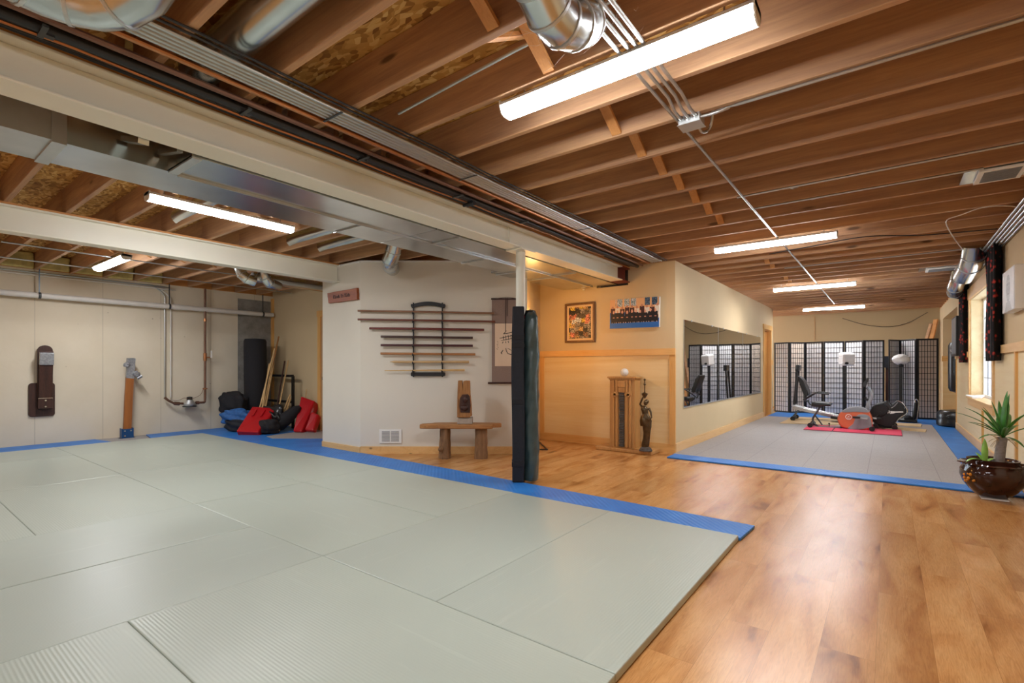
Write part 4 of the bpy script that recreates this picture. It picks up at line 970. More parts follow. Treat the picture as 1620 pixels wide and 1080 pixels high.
def coll(u, v):
    if u < .08 or u > .92 or v < .06 or v > .94: return (0.86, 0.74, 0.58)
    k = (int(u * 6 + 0.3 * math.sin(int(v * 8))), int(v * 8 + 0.25 * math.sin(int(u * 6) * 2)))
    if k not in cells: cells[k] = random.choice([(.75, .6, .4), (.38, .34, .3), (.8, .82, .84), (.85, .7, .3), (.55, .4, .3), (.25, .22, .2), (.6, .55, .5), (.8, .5, .42)])
    c = cells[k]; r = random.choice([0.5, 0.8, 1, 1.25]); return tuple(min(1, q * r) for q in c)
picture('photo_collage', t, fw - 2 * m_, fh - 2 * m_, 40, 54, coll, -0.0095)

# ------------------------------------------------------------------ oak pedestal, ball, statue
YP = 6.44
x0, x1 = PY(962.5, 650, YP).x, PY(1006.5, 650, YP).x
ztop = PY(988, 595.5, YP).z
pw = x1 - x0; pc = (x0 + x1) / 2
t = thing('wooden_pedestal', (pc, YP + 0.11, 0), 'tall oak pedestal cabinet with a stacked stone inlay down its front', 'pedestal')
hw = pw / 2 - 0.02; H = ztop
loc(B().bb(-hw, hw, -0.11, 0.07, 0.05, H - 0.045), 'case', 'oak', t, bevel=0.004)
loc(B().bb(-hw - 0.025, hw + 0.03, -0.14, 0.08, H - 0.025, H), 'top_board', 'oak', t, bevel=0.004)
loc(B().bb(-hw - 0.01, hw + 0.01, -0.125, 0.075, H - 0.045, H - 0.025), 'cornice', 'oak', t, bevel=0.004)
for s in (-1, 1):
    for q in (0.075, 0.125): loc(B().bb(s * q - 0.017, s * q + 0.017, -0.13, -0.11, 0.05, H - 0.05), 'pilaster', 'oak', t, bevel=0.005)
    loc(B().bb(s * 0.10 - 0.05, s * 0.10 + 0.05, -0.142, -0.12, H - 0.265, H - 0.235).bb(s * 0.10 - 0.02, s * 0.10 + 0.02, -0.142, -0.12, H - 0.285, H - 0.215), 'cross_block', 'oak', t, bevel=0.003)
loc(B().bb(-0.055, 0.055, -0.14, -0.11, H - 0.15, H - 0.06), 'lintel_block', 'oak', t, bevel=0.01)
loc(B().bb(-0.05, 0.05, -0.128, -0.11, H - 0.22, H - 0.15), 'lintel_panel', 'oak', t, bevel=0.003)
b = B(); z = 0.06; random.seed(2)
while z < H - 0.24:
    hgt = random.uniform(0.025, 0.04); b.bb(-0.038, 0.038, -0.122 - random.uniform(0, 0.012), -0.11, z, z + hgt - 0.004); z += hgt
loc(b, 'stone_inlay', 'dark_stone', t, bevel=0.004)
bl, br = PY(943, 708, 6.36).x - pc, PY(1032, 715, 6.36).x - pc
loc(B().bb(bl, br, -0.22, 0.10, 0.003, 0.05), 'base_plank', 'oak', t, bevel=0.008)
o = B().sphere((pc + 0.0, YP + 0.08, H + 0.058), 0.056, 4).make('white_ball', 'white_plastic', smooth=True); tag(o, 'glossy white ball resting on top of the oak pedestal', 'ball')
# statue of a robed woman holding up a torch
sp = PY(1021, 708, 6.33); sp.z = 0.052
t = thing('bronze_statue', (sp.x, 6.34, 0.052), 'dark bronze figure of a robed woman raising a torch beside the oak pedestal', 'statue')
loc(B().lathe([(0.085, 0), (0.088, 0.015), (0.075, 0.025), (0.075, 0.035), (0.055, 0.05), (0.03, 0.055)], n=24), 'plinth', 'dark_stone', t, smooth=True)
prf = [(0.045, 0.055), (0.05, 0.09), (0.042, 0.16), (0.045, 0.24), (0.055, 0.32), (0.060, 0.38), (0.050, 0.43), (0.038, 0.475), (0.044, 0.52), (0.05, 0.555), (0.034, 0.585), (0.016, 0.60)]
b = B().lathe(prf, (0, 0, 0), 22, lambda a, z: (0.12 * math.sin(5 * a + z * 12) if z < 0.4 else 0.03 * math.sin(3 * a)))
for v in b.bm.verts:
    u = v.co.z; v.co.x += 0.022 * math.sin(u * 9 - 1.0); v.co.y *= 0.8
b.sphere((0.0, 0, 0.64), 0.032, 3, (0.85, 0.95, 1.15))
b.tube([(-0.04, 0, 0.57), (-0.07, -0.02, 0.62), (-0.035, -0.02, 0.70), (-0.012, -0.02, 0.735)], [0.016, 0.013, 0.011, 0.009], 10)
b.tube([(0.045, 0, 0.57), (0.075, -0.01, 0.52), (0.09, -0.02, 0.45), (0.05, -0.04, 0.42)], [0.016, 0.013, 0.011, 0.009], 10)
b.sphere((0.01, 0.012, 0.655), 0.03, 2)
loc(b, 'figure', 'bronze', t, smooth=True)
loc(B().lathe([(0.03, 0.50), (0.066, 0.45), (0.074, 0.40), (0.062, 0.34), (0.06, 0.33)], n=20, wob=lambda a, z: 0.15 * math.sin(4 * a + z * 20)), 'drapery', 'bronze', t, smooth=True)
loc(B().lathe([(0.008, 0.70), (0.03, 0.735), (0.042, 0.76), (0.02, 0.775), (0.008, 0.78), (0.006, 0.87), (0.018, 0.885), (0.008, 0.90), (0.006, 0.93), (0.018, 0.945), (0.0, 0.965)], (-0.005, -0.02, 0), 14), 'torch', 'bronze', t, smooth=True)
# small black easel on the alcove floor
t = thing('floor_stand', (-3.95, 6.2, 0), 'thin black metal stand on the wood floor just right of the padded column', 'stand')
q = [FL(850, 697), FL(866, 712), FL(850, 712.5)]
part(B().bar(q[0] + Vector((0, 0, .01)), q[1] + Vector((0, 0, .01)), 0.014).bar(q[1] + Vector((0, 0, .01)), q[2] + Vector((-0.1, 0, .01)), 0.014), 'stand_legs', 'black_paint', t)
part(B().bar(q[0] + Vector((-.02, 0, .01)), q[0] + Vector((-0.1, 0, 0.3)), 0.014), 'stand_upright', 'black_paint', t)

# ------------------------------------------------------------------ training gear on the concrete wall
t = thing('striking_board', (-10.08, 1.68, 0.43), 'dark wooden wall striking board with grey tape round its pad', 'striking board')
def rrect(y0, y1, z0, z1, r, n=5, top=True, bot=True):
    pts = []
    for (cy, cz, a0, on) in ((y1 - r, z1 - r, 0, top), (y0 + r, z1 - r, 90, top), (y0 + r, z0 + r, 180, bot), (y1 - r, z0 + r, 270, bot)):
        for k in range(n + 1):
            a = R(a0 + 90 * k / n); pts.append((cy + r * math.cos(a), cz + r * math.sin(a)))
    return pts
def xpr(pts, x0, x1): return B().prism([(x0, y, z) for y, z in pts], (x1 - x0, 0, 0))
part(xpr(rrect(1.53, 1.82, 0.43, 0.93, 0.04), -10.078, -10.05), 'back_board', 'dark_wood', t, bevel=0.004)
part(xpr(rrect(1.62, 1.79, 0.52, 1.49, 0.08, bot=False), -10.05, -10.01), 'long_board', 'dark_wood', t, bevel=0.004)
part(B().bar((-10.0, 1.70, 0.56), (-9.90, 1.70, 1.40), 0.15, 0.03, up=(1, 0, 0)), 'spring_board', 'dark_wood', t, bevel=0.003)
part(B().bar((-9.915, 1.70, 1.20), (-9.895, 1.70, 1.38), 0.158, 0.06, up=(1, 0, 0)), 'taped_pad', 'duct_tape', t, bevel=0.006)
part(B().bb(-10.03, -9.97, 1.62, 1.78, 0.55, 0.70), 'clamp_block', 'dark_wood', t, bevel=0.004)
part(B().bb(-10.03, -9.965, 1.62, 1.78, 0.70, 0.708), 'metal_strip', 'chrome', t)
for z in (0.58, 0.67): part(B().cyl((-9.972, 1.70, z), (-9.960, 1.70, z), 0.012, n=8), 'bolt', 'chrome', t)
t = thing('striking_post', (-9.9, 2.68, 0), 'orange-brown striking post with silver tape on top, bolted in a blue bracket by the wall', 'striking post')
pts = [Vector((-9.92, 2.67, 0.02)), Vector((-9.915, 2.685, 0.35)), Vector((-9.91, 2.695, 0.7)), Vector((-9.905, 2.71, 1.0))]
b = B()
for p_, q_ in zip(pts, pts[1:]): b.bar(p_, q_ + (q_ - p_).normalized() * 0.003, 0.105, 0.05, up=(1, 0, 0))
part(b, 'post_plank', 'orange_wood', t)
part(B().bar((-9.905, 2.71, 0.98), (-9.90, 2.72, 1.31), 0.11, 0.06, up=(1, 0, 0)).sphere((-9.86, 2.79, 1.05), 0.05, 2).sphere((-9.87, 2.66, 1.20), 0.045, 2).jitter(0.008), 'taped_pad', 'duct_tape', t)
part(B().cyl((-9.86, 2.80, 0.98), (-9.85, 2.86, 1.02), 0.025, n=10), 'tape_loop', 'duct_tape', t)
for y in (2.595, 2.745): part(B().bb(-9.96, -9.86, y - 0.006, y + 0.006, 0.0, 0.17), 'bracket_plate', 'blue_metal', t)
part(B().bb(-9.965, -9.85, 2.56, 2.78, 0.001, 0.012).bb(-9.875, -9.86, 2.60, 2.74, 0.012, 0.16), 'bracket_plate', 'blue_metal', t)
for y, z in ((2.63, 0.13), (2.71, 0.13), (2.63, 0.05)): part(B().cyl((-9.86, y, z), (-9.848, y, z), 0.012, n=8), 'bolt', 'chrome', t)

# ------------------------------------------------------------------ corner heap
o = B().lathe([(0.17, 0.02), (0.195, 0.05), (0.198, 0.9), (0.197, 1.66), (0.18, 1.70), (0.0, 1.715)], n=28)
for v in o.bm.verts: v.co = Vector((-9.66 + v.co.x - 0.06 * (v.co.z - 1), 4.60 + v.co.y + 0.02 * v.co.z, v.co.z))
o = o.make('heavy_bag', 'black_fabric', smooth=True); tag(o, 'tall black cylindrical bag standing in the corner by the grey patch of concrete', 'punching bag')
def sack(name, c, sc, mat, label, seed, cat='bag', rz=0, amp=0.12):
    random.seed(seed); b = B().sphere((0, 0, 0), 1.0, 4); ph = [random.uniform(0, 6) for _ in range(6)]
    for v in b.bm.verts:
        d = v.co.normalized(); k = 1 + amp * (math.sin(4 * d.x + ph[0]) * math.sin(5 * d.y + ph[1]) + 0.6 * math.sin(9 * d.z + ph[2] + 4 * d.x) + 0.4 * math.sin(13 * d.y + ph[3]))
        q = Vector([math.copysign(abs(x) ** 0.75, x) for x in d]) * k; v.co = Vector((q.x * sc[0], q.y * sc[1], max(q.z, -0.98) * sc[2]))
    m = Matrix.Rotation(rz, 4, 'Z')
    for v in b.bm.verts: v.co = m @ v.co + Vector(c)
    o = b.make(name, mat, smooth=True, auto=False); return tag(o, label, cat)
P0 = lambda px, py, d: PD(px, py, d)
def onf(px, d, z): 
    v = PD(px, 580, d); return (v.x, v.y, z)
sack('sports_bag', onf(370, 9.2, 0.50), (0.23, 0.14, 0.21), 'black_fabric', 'black bag slumped against the tall black cylinder', 4, rz=0.5)
sack('sports_bag', onf(377, 8.98, 0.27), (0.25, 0.16, 0.13), 'blue_fabric', 'blue and navy gear bag under the slumped black one', 6, rz=0.5, amp=0.2)
sack('sports_bag', onf(381, 8.9, 0.13), (0.25, 0.16, 0.115), 'navy_fabric', 'navy bag at the bottom of the heap behind the red shield', 8, rz=0.5)
def pad(name, corners, th, mat, label, cat='shield', handles=False, bev=0.02):
    """leaning block: corners BL, BR, TR, TL of the front face"""
    BL, BR, TR, TL = [Vector(c) for c in corners]; n = (BR - BL).cross(TL - BL).normalized()
    cen = (BL + BR + TR + TL) / 4
    if (Vector((0, 0, CH)) - cen).dot(n) < 0: n = -n
    t = thing(name, (BL.x, BL.y, 0), label, cat)
    part(B().prism([BL, BR, TR, TL], -n * th), 'foam_body', mat, t, bevel=bev, seg=4)
    if handles:
        for u in (0.27, 0.62):
            a = BL.lerp(BR, u).lerp(TL.lerp(TR, u), 0.60) + n * 0.012; c = BL.lerp(BR, u).lerp(TL.lerp(TR, u), 0.86) + n * 0.012
            a += (BR - BL) * 0.02
            part(B().bar(a, c, 0.035, 0.016, up=n), 'grip_strap', mat, t, bevel=0.004)
    return t
pad('kick_shield', [PD(373.5, 681.5, 8.38), PD(408, 683, 8.34), PD(437, 645, 8.95), PD(399, 642.5, 8.98)], 0.11, 'red_vinyl', 'large red kick shield lying tilted in front, with two grip straps', handles=True)
pad('kick_shield', [PD(463, 682, 8.75), PD(476, 682.5, 8.7), PD(498, 634, 9.1), PD(476, 626, 9.15)], 0.18, 'red_vinyl', 'red kick shield standing askew behind the black pads', bev=0.025)
pad('kick_shield', [PD(481, 680, 8.75), PD(495, 681, 8.7), PD(504, 655, 8.9), PD(492, 650, 8.95)], 0.12, 'red_vinyl', 'smaller red kick shield nearest the white block', bev=0.03)
b = B().tube([PD(430, 678, 8.85), PD(442, 671, 8.86), PD(455, 660, 8.9), PD(470, 647, 8.98), PD(475, 643, 9.0)], [0.07, 0.12, 0.12, 0.08, 0.03], 20)
o = b.make('black_pad', 'black_fabric', smooth=True); tag(o, 'long black pad leaning to the right between the red shields', 'pad')
sack('black_pad', onf(425, 8.6, 0.13), (0.17, 0.16, 0.125), 'black_fabric', 'low black bundle tucked behind the large red shield', 15)
sack('black_pad', onf(433, 9.0, 0.24), (0.30, 0.12, 0.22), 'black_vinyl', 'black equipment bag holding the thin sticks', 12, amp=0.15)
sticks = [((441, 532, 9.75), (415, 655, 9.3), .016, 'cedar', 'longest brown stick leaning in the corner, thickest at the top'),
 ((434.5, 551, 9.7), (413, 637, 9.3), .014, 'pine_y', 'pale long stick left of the tallest brown one'),
 ((437, 545, 9.72), (418, 640, 9.25), .010, 'stick', 'thin tan stick beside the tallest brown one'),
 ((426, 575, 9.6), (414, 650, 9.2), .013, 'pine_y', 'short pale stick farthest left in the bundle'),
 ((433, 575, 9.6), (420, 645, 9.2), .014, 'stick', 'honey coloured stick right of the pale bundle'),
 ((450.5, 571, 9.55), (437, 650, 9.1), .015, 'dark_wood', 'dark stick leaning by itself against the black metal frame'),
 ((456, 570, 9.5), (440, 652, 9.05), .012, 'stick', 'light stick just right of the dark one'),
 ((459, 624, 9.2), (448, 652, 9.0), .014, 'stick', 'short light stick end, left of a pair'),
 ((460, 630, 9.15), (451, 655, 8.98), .014, 'stick', 'short light stick end, right of a pair'),
 ((485, 615, 9.25), (481, 650, 9.1), .007, 'stick', 'thin stick poking up behind the standing red shield')]
for p_, q_, r, m, lb in sticks:
    a = PD(*p_); c = PD(*q_); d = (c - a).normalized(); c2 = a + d * ((a.z - 0.03) / max(0.05, -d.z))
    if a.y > 5.13: a.y = 5.13
    o = B().cyl(a, c2, r, n=8).make('wooden_stick', m, smooth=True); tag(o, lb, 'stick', 'sticks leaning in the nook')
YF = 4.98
fx0, fx1 = PY(421, 600, YF).x, PY(463.5, 600, YF).x
t = thing('metal_frame', ((fx0 + fx1) / 2, YF, 0), 'black metal stand frame behind the leaning sticks', 'stand')
z1, z2 = PY(440, 594, YF).z, PY(440, 634, YF).z
for x in (fx0, fx1): part(B().bb(x - 0.022, x + 0.022, YF - 0.02, YF + 0.02, 0.013, z1), 'upright', 'black_paint', t)
for z in (z1, z2): part(B().bb(fx0, fx1, YF - 0.018, YF + 0.018, z - 0.022, z + 0.022), 'crossbar', 'black_paint', t)
# ------------------------------------------------------------------ mirrors
for (y0, y1, lb) in ((7.03, 8.79, 'nearest of the three wall mirrors'), (8.80, 10.56, 'middle one of the three wall mirrors'), (10.57, 12.30, 'farthest of the three wall mirrors, next to the door')):
    t = thing('wall_mirror', (-2.3, (y0 + y1) / 2, 0.6), lb, 'mirror', 'wall mirrors')
    part(B().bb(-2.298, -2.292, y0, y1, 0.605, 1.835), 'mirror_glass', 'mirror', t)
    part(B().bb(-2.299, -2.286, y0, y1, 0.59, 0.605), 'bottom_channel', 'emt', t)
    part(B().bb(-2.2915, -2.290, y0, y0 + 0.012, 0.605, 1.835), 'edge_strip', 'emt', t)
    for y in (y0 + 0.35, y1 - 0.35): part(B().bb(-2.299, -2.287, y - 0.015, y + 0.015, 1.825, 1.85), 'clip', 'emt', t)
o = B().bb(-2.3, -2.285, 13.68, 13.76, 1.22, 1.34).make('wood_switch_plate', 'fir_z', bevel=0.003); tag(o, 'small wooden switch plate between the door and the folding screens', 'switch')

# ------------------------------------------------------------------ folding screens
def shoji(joints, labels, tint, H=1.77, cols=6, rows=14):
    root = thing('folding_screen', (joints[0][0], joints[0][1], 0.016), labels, 'screen', 'black lattice folding screens')
    for k, (p, q) in enumerate(zip(joints, joints[1:])):
        p = Vector((*p, 0)); q = Vector((*q, 0)); d = q - p; L = d.length - 0.012; ang = math.atan2(d.y, d.x)
        m = Matrix.Translation((p.x, p.y, 0.018)) @ Matrix.Rotation(ang, 4, 'Z')
        fr = B(); f = 0.035
        fr.box((f / 2, 0, H / 2), (f, 0.02, H), M4=m).box((L - f / 2, 0, H / 2), (f, 0.02, H), M4=m)
        fr.box((L / 2, 0, H - f / 2), (L - 2 * f, 0.02, f), M4=m).box((L / 2, 0, f / 2), (L - 2 * f, 0.02, f), M4=m)
        fo = part(fr, 'panel_frame', 'shoji_black', root)
        lt = B()
        for c in range(1, cols): lt.box((f + (L - 2 * f) * c / cols, 0, H / 2), (0.009, 0.012, H - 2 * f), M4=m)
        for r_ in range(1, rows): lt.box((L / 2, 0, f + (H - 2 * f) * r_ / rows), (L - 2 * f, 0.012, 0.009), M4=m)
        lo = lt.make('lattice', 'shoji_black'); lo.parent = fo
        pp = B().box((L / 2, 0.001, H / 2), (L - 2 * f, 0.002, H - 2 * f), M4=m)
        po = pp.make('paper', tint[k]); po.parent = fo
        # parts were modelled in world space under fo (whose own inverse matrix keeps it in place)
        for c in (lo, po): c.matrix_parent_inverse = Matrix.Translation(-fo.location) if False else Matrix.Identity(4)
        fo_loc = fo.location.copy()
        for c in (lo, po):
            c.location = c.location - fo_loc
    return root
pa, pb = 'shoji_paper', 'shoji_paper_shaded'
shoji([(-2.34, 14.30), (-1.965, 14.12), (-1.66, 14.42), (-1.255, 14.22), (-0.835, 14.38)], 'left one of the black lattice folding screens, four panels beside the door', [pa, pb, pa, pa])
shoji([(-0.83, 14.40), (-0.448, 14.12), (-0.06, 14.30)], 'middle lattice folding screen behind the white faceted lamp', [pa, pa])
shoji([(0.012, 14.10), (0.218, 14.46), (0.505, 14.15), (0.885, 14.22)], 'right one of the black lattice folding screens, three panels toward the window wall', [pa, pa, pb])
o = B().bb(-0.05, 0.05, 14.7, 14.78, 0.0, 1.4).make('dark_wood_post', 'dark_wood'); tag(o, 'dark reddish wooden post seen in the gap between two folding screens', 'post')
o = B().bb(-0.08, 0.09, 14.66, 14.69, 1.15, 1.42).make('navy_cloth', 'navy_fabric'); tag(o, 'small navy cloth on the dark post in the gap between screens', 'cloth')
for k, (p, q, lb) in enumerate((((0.62, 16.3, 1.2), (0.86, 16.3, 2.25), 'left of two boards leaning on the far wall above the screens'), ((0.74, 16.20, 1.2), (0.95, 16.25, 2.35), 'right of two boards leaning on the far wall above the screens'))):
    p = Vector(p); q = Vector(q); d = (q - p).normalized(); p0 = p - d * (p.z / d.z) + Vector((0, 0, 0.003)); p0.y -= 0.25
    o = B().bar(p0, q, 0.11, 0.03).make('leaning_board', 'plate_wood' if k else 'joist'); tag(o, lb, 'board')
# lamps on tall black stands
def stand_lamp(x, y, zb, kind, label, shade=True):
    t = thing('floor_lamp', (x, y, 0.016), label, 'lamp')
    part(B().bb(x - 0.11, x + 0.11, y - 0.11, y + 0.11, 0.017, 0.045), 'lamp_base', 'black_paint', t, bevel=0.004)
    part(B().bb(x - 0.03, x + 0.03, y - 0.03, y + 0.03, 0.045, zb), 'lamp_pole', 'black_paint', t, bevel=0.003)
    part(B().bb(x - 0.035, x + 0.045, y - 0.04, y + 0.04, zb, zb + 0.05), 'lamp_socket', 'black_paint', t)
    if kind == 'cube':
        m = Matrix.Translation((x + 0.03, y - 0.02, zb + 0.16)) @ Matrix.Rotation(0.5, 4, 'Z') @ Matrix.Rotation(0.12, 4, 'X')
        b = B().box((0, 0, 0), (0.25, 0.25, 0.29), M4=m)
        part(b, 'paper_shade', 'white_paper', t, bevel=0.03, seg=1)
        part(B().sphere((x + 0.04, y - 0.165, zb + 0.06), 0.04, 2, (1, 0.4, 0.7)), 'shade_opening', 'black_paint', t, smooth=True)
    if kind == 'round':
        b = B().sphere((x, y - 0.02, zb + 0.16), 0.145, 3, (1.05, 1, 0.78)); b.jitter(0.006)
        part(b, 'paper_shade', 'white_paper', t)
        part(B().sphere((x, y - 0.10, zb + 0.04), 0.04, 2, (1, 0.6, 0.7)), 'shade_opening', 'black_paint', t, smooth=True)
p1 = PY(1337, 580, 13.7); p2 = PY(1425, 580, 13.45)
stand_lamp(p1.x, 13.7, 1.19, 'cube', 'white faceted paper lamp on a tall black post before the screens')
stand_lamp(p2.x, 13.45, 1.165, 'round', 'white rounded paper lamp on a tall black post before the screens')

# ------------------------------------------------------------------ exercise machines
YB = 11.05
def K1(cx, cy, Y=YB):  # crop pixel (5.686x zoom at 1220,510) -> plane
    return PY(1220 + cx / 5.686, 510 + cy / 5.686, Y)
def plate(pts, y0, y1, nm, mat, par, bev=0.01, Yr=YB, smooth=True, seg=3, n=3):
    P_ = [K1(x, y, Yr) for x, y in pts]
    if n > 1:
        P_ = smooth_closed(P_, n)
    b = B().prism([(p.x, y0, p.z) for p in P_], (0, y1 - y0, 0))
    return part(b, nm, mat, par, bevel=bev, seg=seg)
def smooth_closed(P_, k):
    out = []; N = len(P_)
    for i in range(N):
        a, b, c, d = P_[i - 1], P_[i], P_[(i + 1) % N], P_[(i + 2) % N]
        for j in range(k):
            u = j / k; out.append(0.5 * ((2 * b) + (c - a) * u + (2 * a - 5 * b + 4 * c - d) * u * u + (3 * b - a - 3 * c + d) * u ** 3))
    return out
# pink mats under the bike
ym = lambda px, py: FL(px, py, 0.02)
def pinkmat(x0, x1, y0, y1, label):
    t = thing('exercise_mat', ((x0 + x1) / 2, (y0 + y1) / 2, 0.015), label, 'mat')
    part(B().bb(x0 + 0.004, x1 - 0.004, y0 + 0.004, y1 - 0.004, 0.027, 0.032), 'top_surface', 'pink_foam', t)
    part(B().bb(x0, x1, y0, y1, 0.0145, 0.027), 'worn_edge', 'pink_foam_edge', t, bevel=0.003)
pinkmat(-1.24, -0.80, 10.50, 11.42, 'short pink mat under the rear wheels of the orange and grey bike')
pinkmat(-0.79, 0.19, 10.50, 11.40, 'long pink mat under the front of the orange and grey bike')
t = thing('exercise_bike', (-0.7, YB, 0.032), 'orange and grey recumbent exercise bike on pink mats', 'exercise bike')
plate([(600, 880), (604, 838), (632, 800), (690, 770), (760, 760), (830, 768), (880, 795), (905, 840), (912, 890), (905, 935), (870, 960), (790, 958), (690, 950), (630, 932)], YB - 0.08, YB + 0.08, 'drive_housing', 'orange_plastic', t, 0.025)
plate([(632, 800), (690, 768), (760, 757), (830, 765), (885, 795), (860, 806), (760, 800), (680, 806)], YB - 0.09, YB + 0.09, 'top_cover', 'grey_plastic', t, 0.015)
plate([(770, 835), (830, 822), (885, 840), (905, 900), (898, 935), (800, 955), (690, 950), (740, 905)], YB - 0.088, YB - 0.07, 'side_panel', 'grey_plastic', t, 0.006)
plate([(870, 940), (915, 915), (905, 955), (870, 965)], YB - 0.085, YB + 0.085, 'front_fairing', 'red_vinyl', t, 0.004)
c = K1(699, 846); ring = [(c.x + 0.045 * math.cos(a), YB - 0.084, c.z + 0.045 * math.sin(a)) for a in [2 * math.pi * k / 24 for k in range(24)]]
part(B().tube(ring, 0.005, 6, closed=True).bar((c.x - 0.025, YB - 0.083, c.z - 0.015), (c.x + 0.01, YB - 0.083, c.z + 0.025), 0.008, 0.004).bar((c.x + 0.01, YB - 0.083, c.z + 0.025), (c.x - 0.005, YB - 0.083, c.z), 0.008, 0.004).bar((c.x - 0.005, YB - 0.083, c.z), (c.x + 0.025, YB - 0.083, c.z + 0.005), 0.008, 0.004).bar((c.x - 0.02, YB - 0.083, c.z - 0.025), (c.x + 0.025, YB - 0.083, c.z - 0.02), 0.008, 0.004), 'round_emblem', 'white_paint', t)
def tb(pts, r, nm, mat, y=None, k=4, Yr=YB, par=None):
    P_ = [K1(x, yy, Yr) for x, yy in pts]
    P_ = [Vector((p.x, y if y is not None else Yr, p.z)) for p in P_]
    part(B().tube(smooth(P_, k), r, 10), nm, mat, par or t, smooth=True)
tb([(365, 935), (410, 940), (520, 945), (640, 945), (900, 962)], 0.022, 'base_tube', 'steel_dark')
tb([(445, 750), (405, 815), (375, 865), (385, 905), (430, 940)], 0.018, 'frame_tube', 'steel_dark', k=5)
tb([(395, 835), (430, 880), (460, 920)], 0.014, 'frame_tube', 'steel_dark')
for s in (-1, 1):
    tb([(300, 692), (350, 662), (410, 632), (470, 634), (530, 640)], 0.014, 'arm_rest', 'black_plastic', y=YB + s * 0.21)
tb([(330, 695), (345, 730), (380, 748), (440, 755)], 0.014, 'frame_tube', 'steel_dark')
plate([(370, 715), (400, 708), (540, 722), (545, 748), (450, 745), (372, 750)], YB - 0.19, YB + 0.19, 'seat_cushion', 'black_vinyl', t, 0.02, n=1)
plate([(244, 482), (262, 480), (300, 520), (340, 610), (346, 650), (325, 662), (305, 650), (270, 560)], YB - 0.2, YB + 0.2, 'back_rest', 'black_vinyl', t, 0.02, n=1)
tb([(300, 600), (300, 690), (320, 712)], 0.018, 'frame_tube', 'steel_dark')
tb([(858, 790), (880, 720), (905, 660), (893, 620), (868, 580)], 0.032, 'handle_column', 'grey_plastic', k=5)
plate([(820, 560), (828, 545), (868, 495), (880, 500), (872, 530), (850, 572), (828, 585)], YB - 0.10, YB + 0.10, 'console', 'black_plastic', t, 0.008, n=1)
tb([(842, 690), (860, 692), (882, 700)], 0.022, 'grip', 'black_plastic')
for s in (-1, 1):
    tb([(842, 690), (850, 672)], 0.014, 'grip', 'black_plastic', y=YB + s * 0.16)
pc_ = K1(862, 858)
part(B().cyl((pc_.x, YB - 0.14, pc_.z), (pc_.x, YB + 0.14, pc_.z), 0.02), 'crank_axle', 'chrome', t)
part(B().bar((pc_.x, YB - 0.12, pc_.z), (pc_.x - 0.14, YB - 0.12, pc_.z + 0.01), 0.025, 0.03), 'crank_arm', 'chrome', t)
part(B().bar((pc_.x, YB + 0.12, pc_.z), (pc_.x + 0.14, YB + 0.12, pc_.z - 0.01), 0.025, 0.03), 'crank_arm', 'chrome', t)
part(B().box((pc_.x - 0.15, YB - 0.18, pc_.z + 0.015), (0.11, 0.09, 0.035)), 'pedal', 'black_plastic', t, bevel=0.005)
part(B().box((pc_.x + 0.15, YB + 0.18, pc_.z - 0.015), (0.11, 0.09, 0.035)), 'pedal', 'black_plastic', t, bevel=0.005)
for cx_ in (364, 910):
    c = K1(cx_, 950); zz = 0.075
    part(B().tube([(c.x, YB - 0.22, zz), (c.x, YB + 0.22, zz)], 0.022, 12), 'stabiliser_bar', 'steel_dark', t, smooth=True)
    for s in (-1, 1): part(B().tube([(c.x, YB + s * 0.20, zz), (c.x, YB + s * 0.26, zz)], 0.043, 16), 'wheel', 'black_plastic', t, smooth=True)
part(B().cyl(K1(522, 945), K1(522, 910), 0.008).sphere(K1(522, 908), 0.016), 'adjust_knob', 'black_plastic', t)

# black machine behind
t = thing('elliptical_trainer', (-0.1, 11.75, 0.015), 'black exercise machine with white lettering behind the orange bike', 'exercise machine')
YE = 11.7
plate([(885, 800), (905, 760), (950, 728), (1010, 715), (1030, 702), (1065, 712), (1085, 738), (1135, 700), (1175, 715), (1215, 775), (1212, 815), (1150, 850), (1118, 890), (1105, 935), (1030, 935), (930, 905), (895, 860)], YE - 0.14, YE + 0.14, 'shroud', 'black_plastic', t, 0.02, Yr=YE, n=1)
plate([(890, 795), (920, 745), (980, 728), (1040, 745), (1055, 790), (1020, 830), (950, 850), (900, 835)], YE - 0.17, YE - 0.13, 'flywheel_cover', 'black_vinyl', t, 0.015, Yr=YE)
p0 = K1(1090, 815, YE)
lt = text_mesh('white_lettering', 'R', 0.085, 'white_paint', (0, 0, 0), (R(90), 0, 0), ext=0.003); into(lt, t); lt.location = (K1(1060, 802, YE).x, YE - 0.146, K1(1060, 802, YE).z)
plate([(1072, 792), (1120, 795), (1185, 794), (1188, 804), (1120, 806), (1100, 812), (1075, 815)], YE - 0.148, YE - 0.14, 'white_lettering', 'white_paint', t, 0.0, Yr=YE, n=1)
tb([(1135, 700), (1180, 720), (1218, 780), (1212, 815), (1150, 858), (1115, 900)], 0.008, 'trim_line', 'chrome', y=YE - 0.13, Yr=YE)
tb([(1080, 765), (1110, 745), (1140, 712)], 0.006, 'trim_line', 'grey_plastic', y=YE - 0.142, Yr=YE)
c = K1(985, 810, YE); part(B().cyl((c.x, YE - 0.2, c.z), (c.x, YE + 0.2, c.z), 0.03), 'crank_axle', 'black_plastic', t, smooth=True)
tb([(985, 810), (940, 850), (905, 885)], 0.014, 'crank_arm', 'black_plastic', y=YE - 0.18, Yr=YE)
plate([(960, 920), (1100, 935), (1105, 955), (960, 938)], YE - 0.1, YE + 0.1, 'base_tube', 'black_plastic', t, 0.004, Yr=YE, n=1)
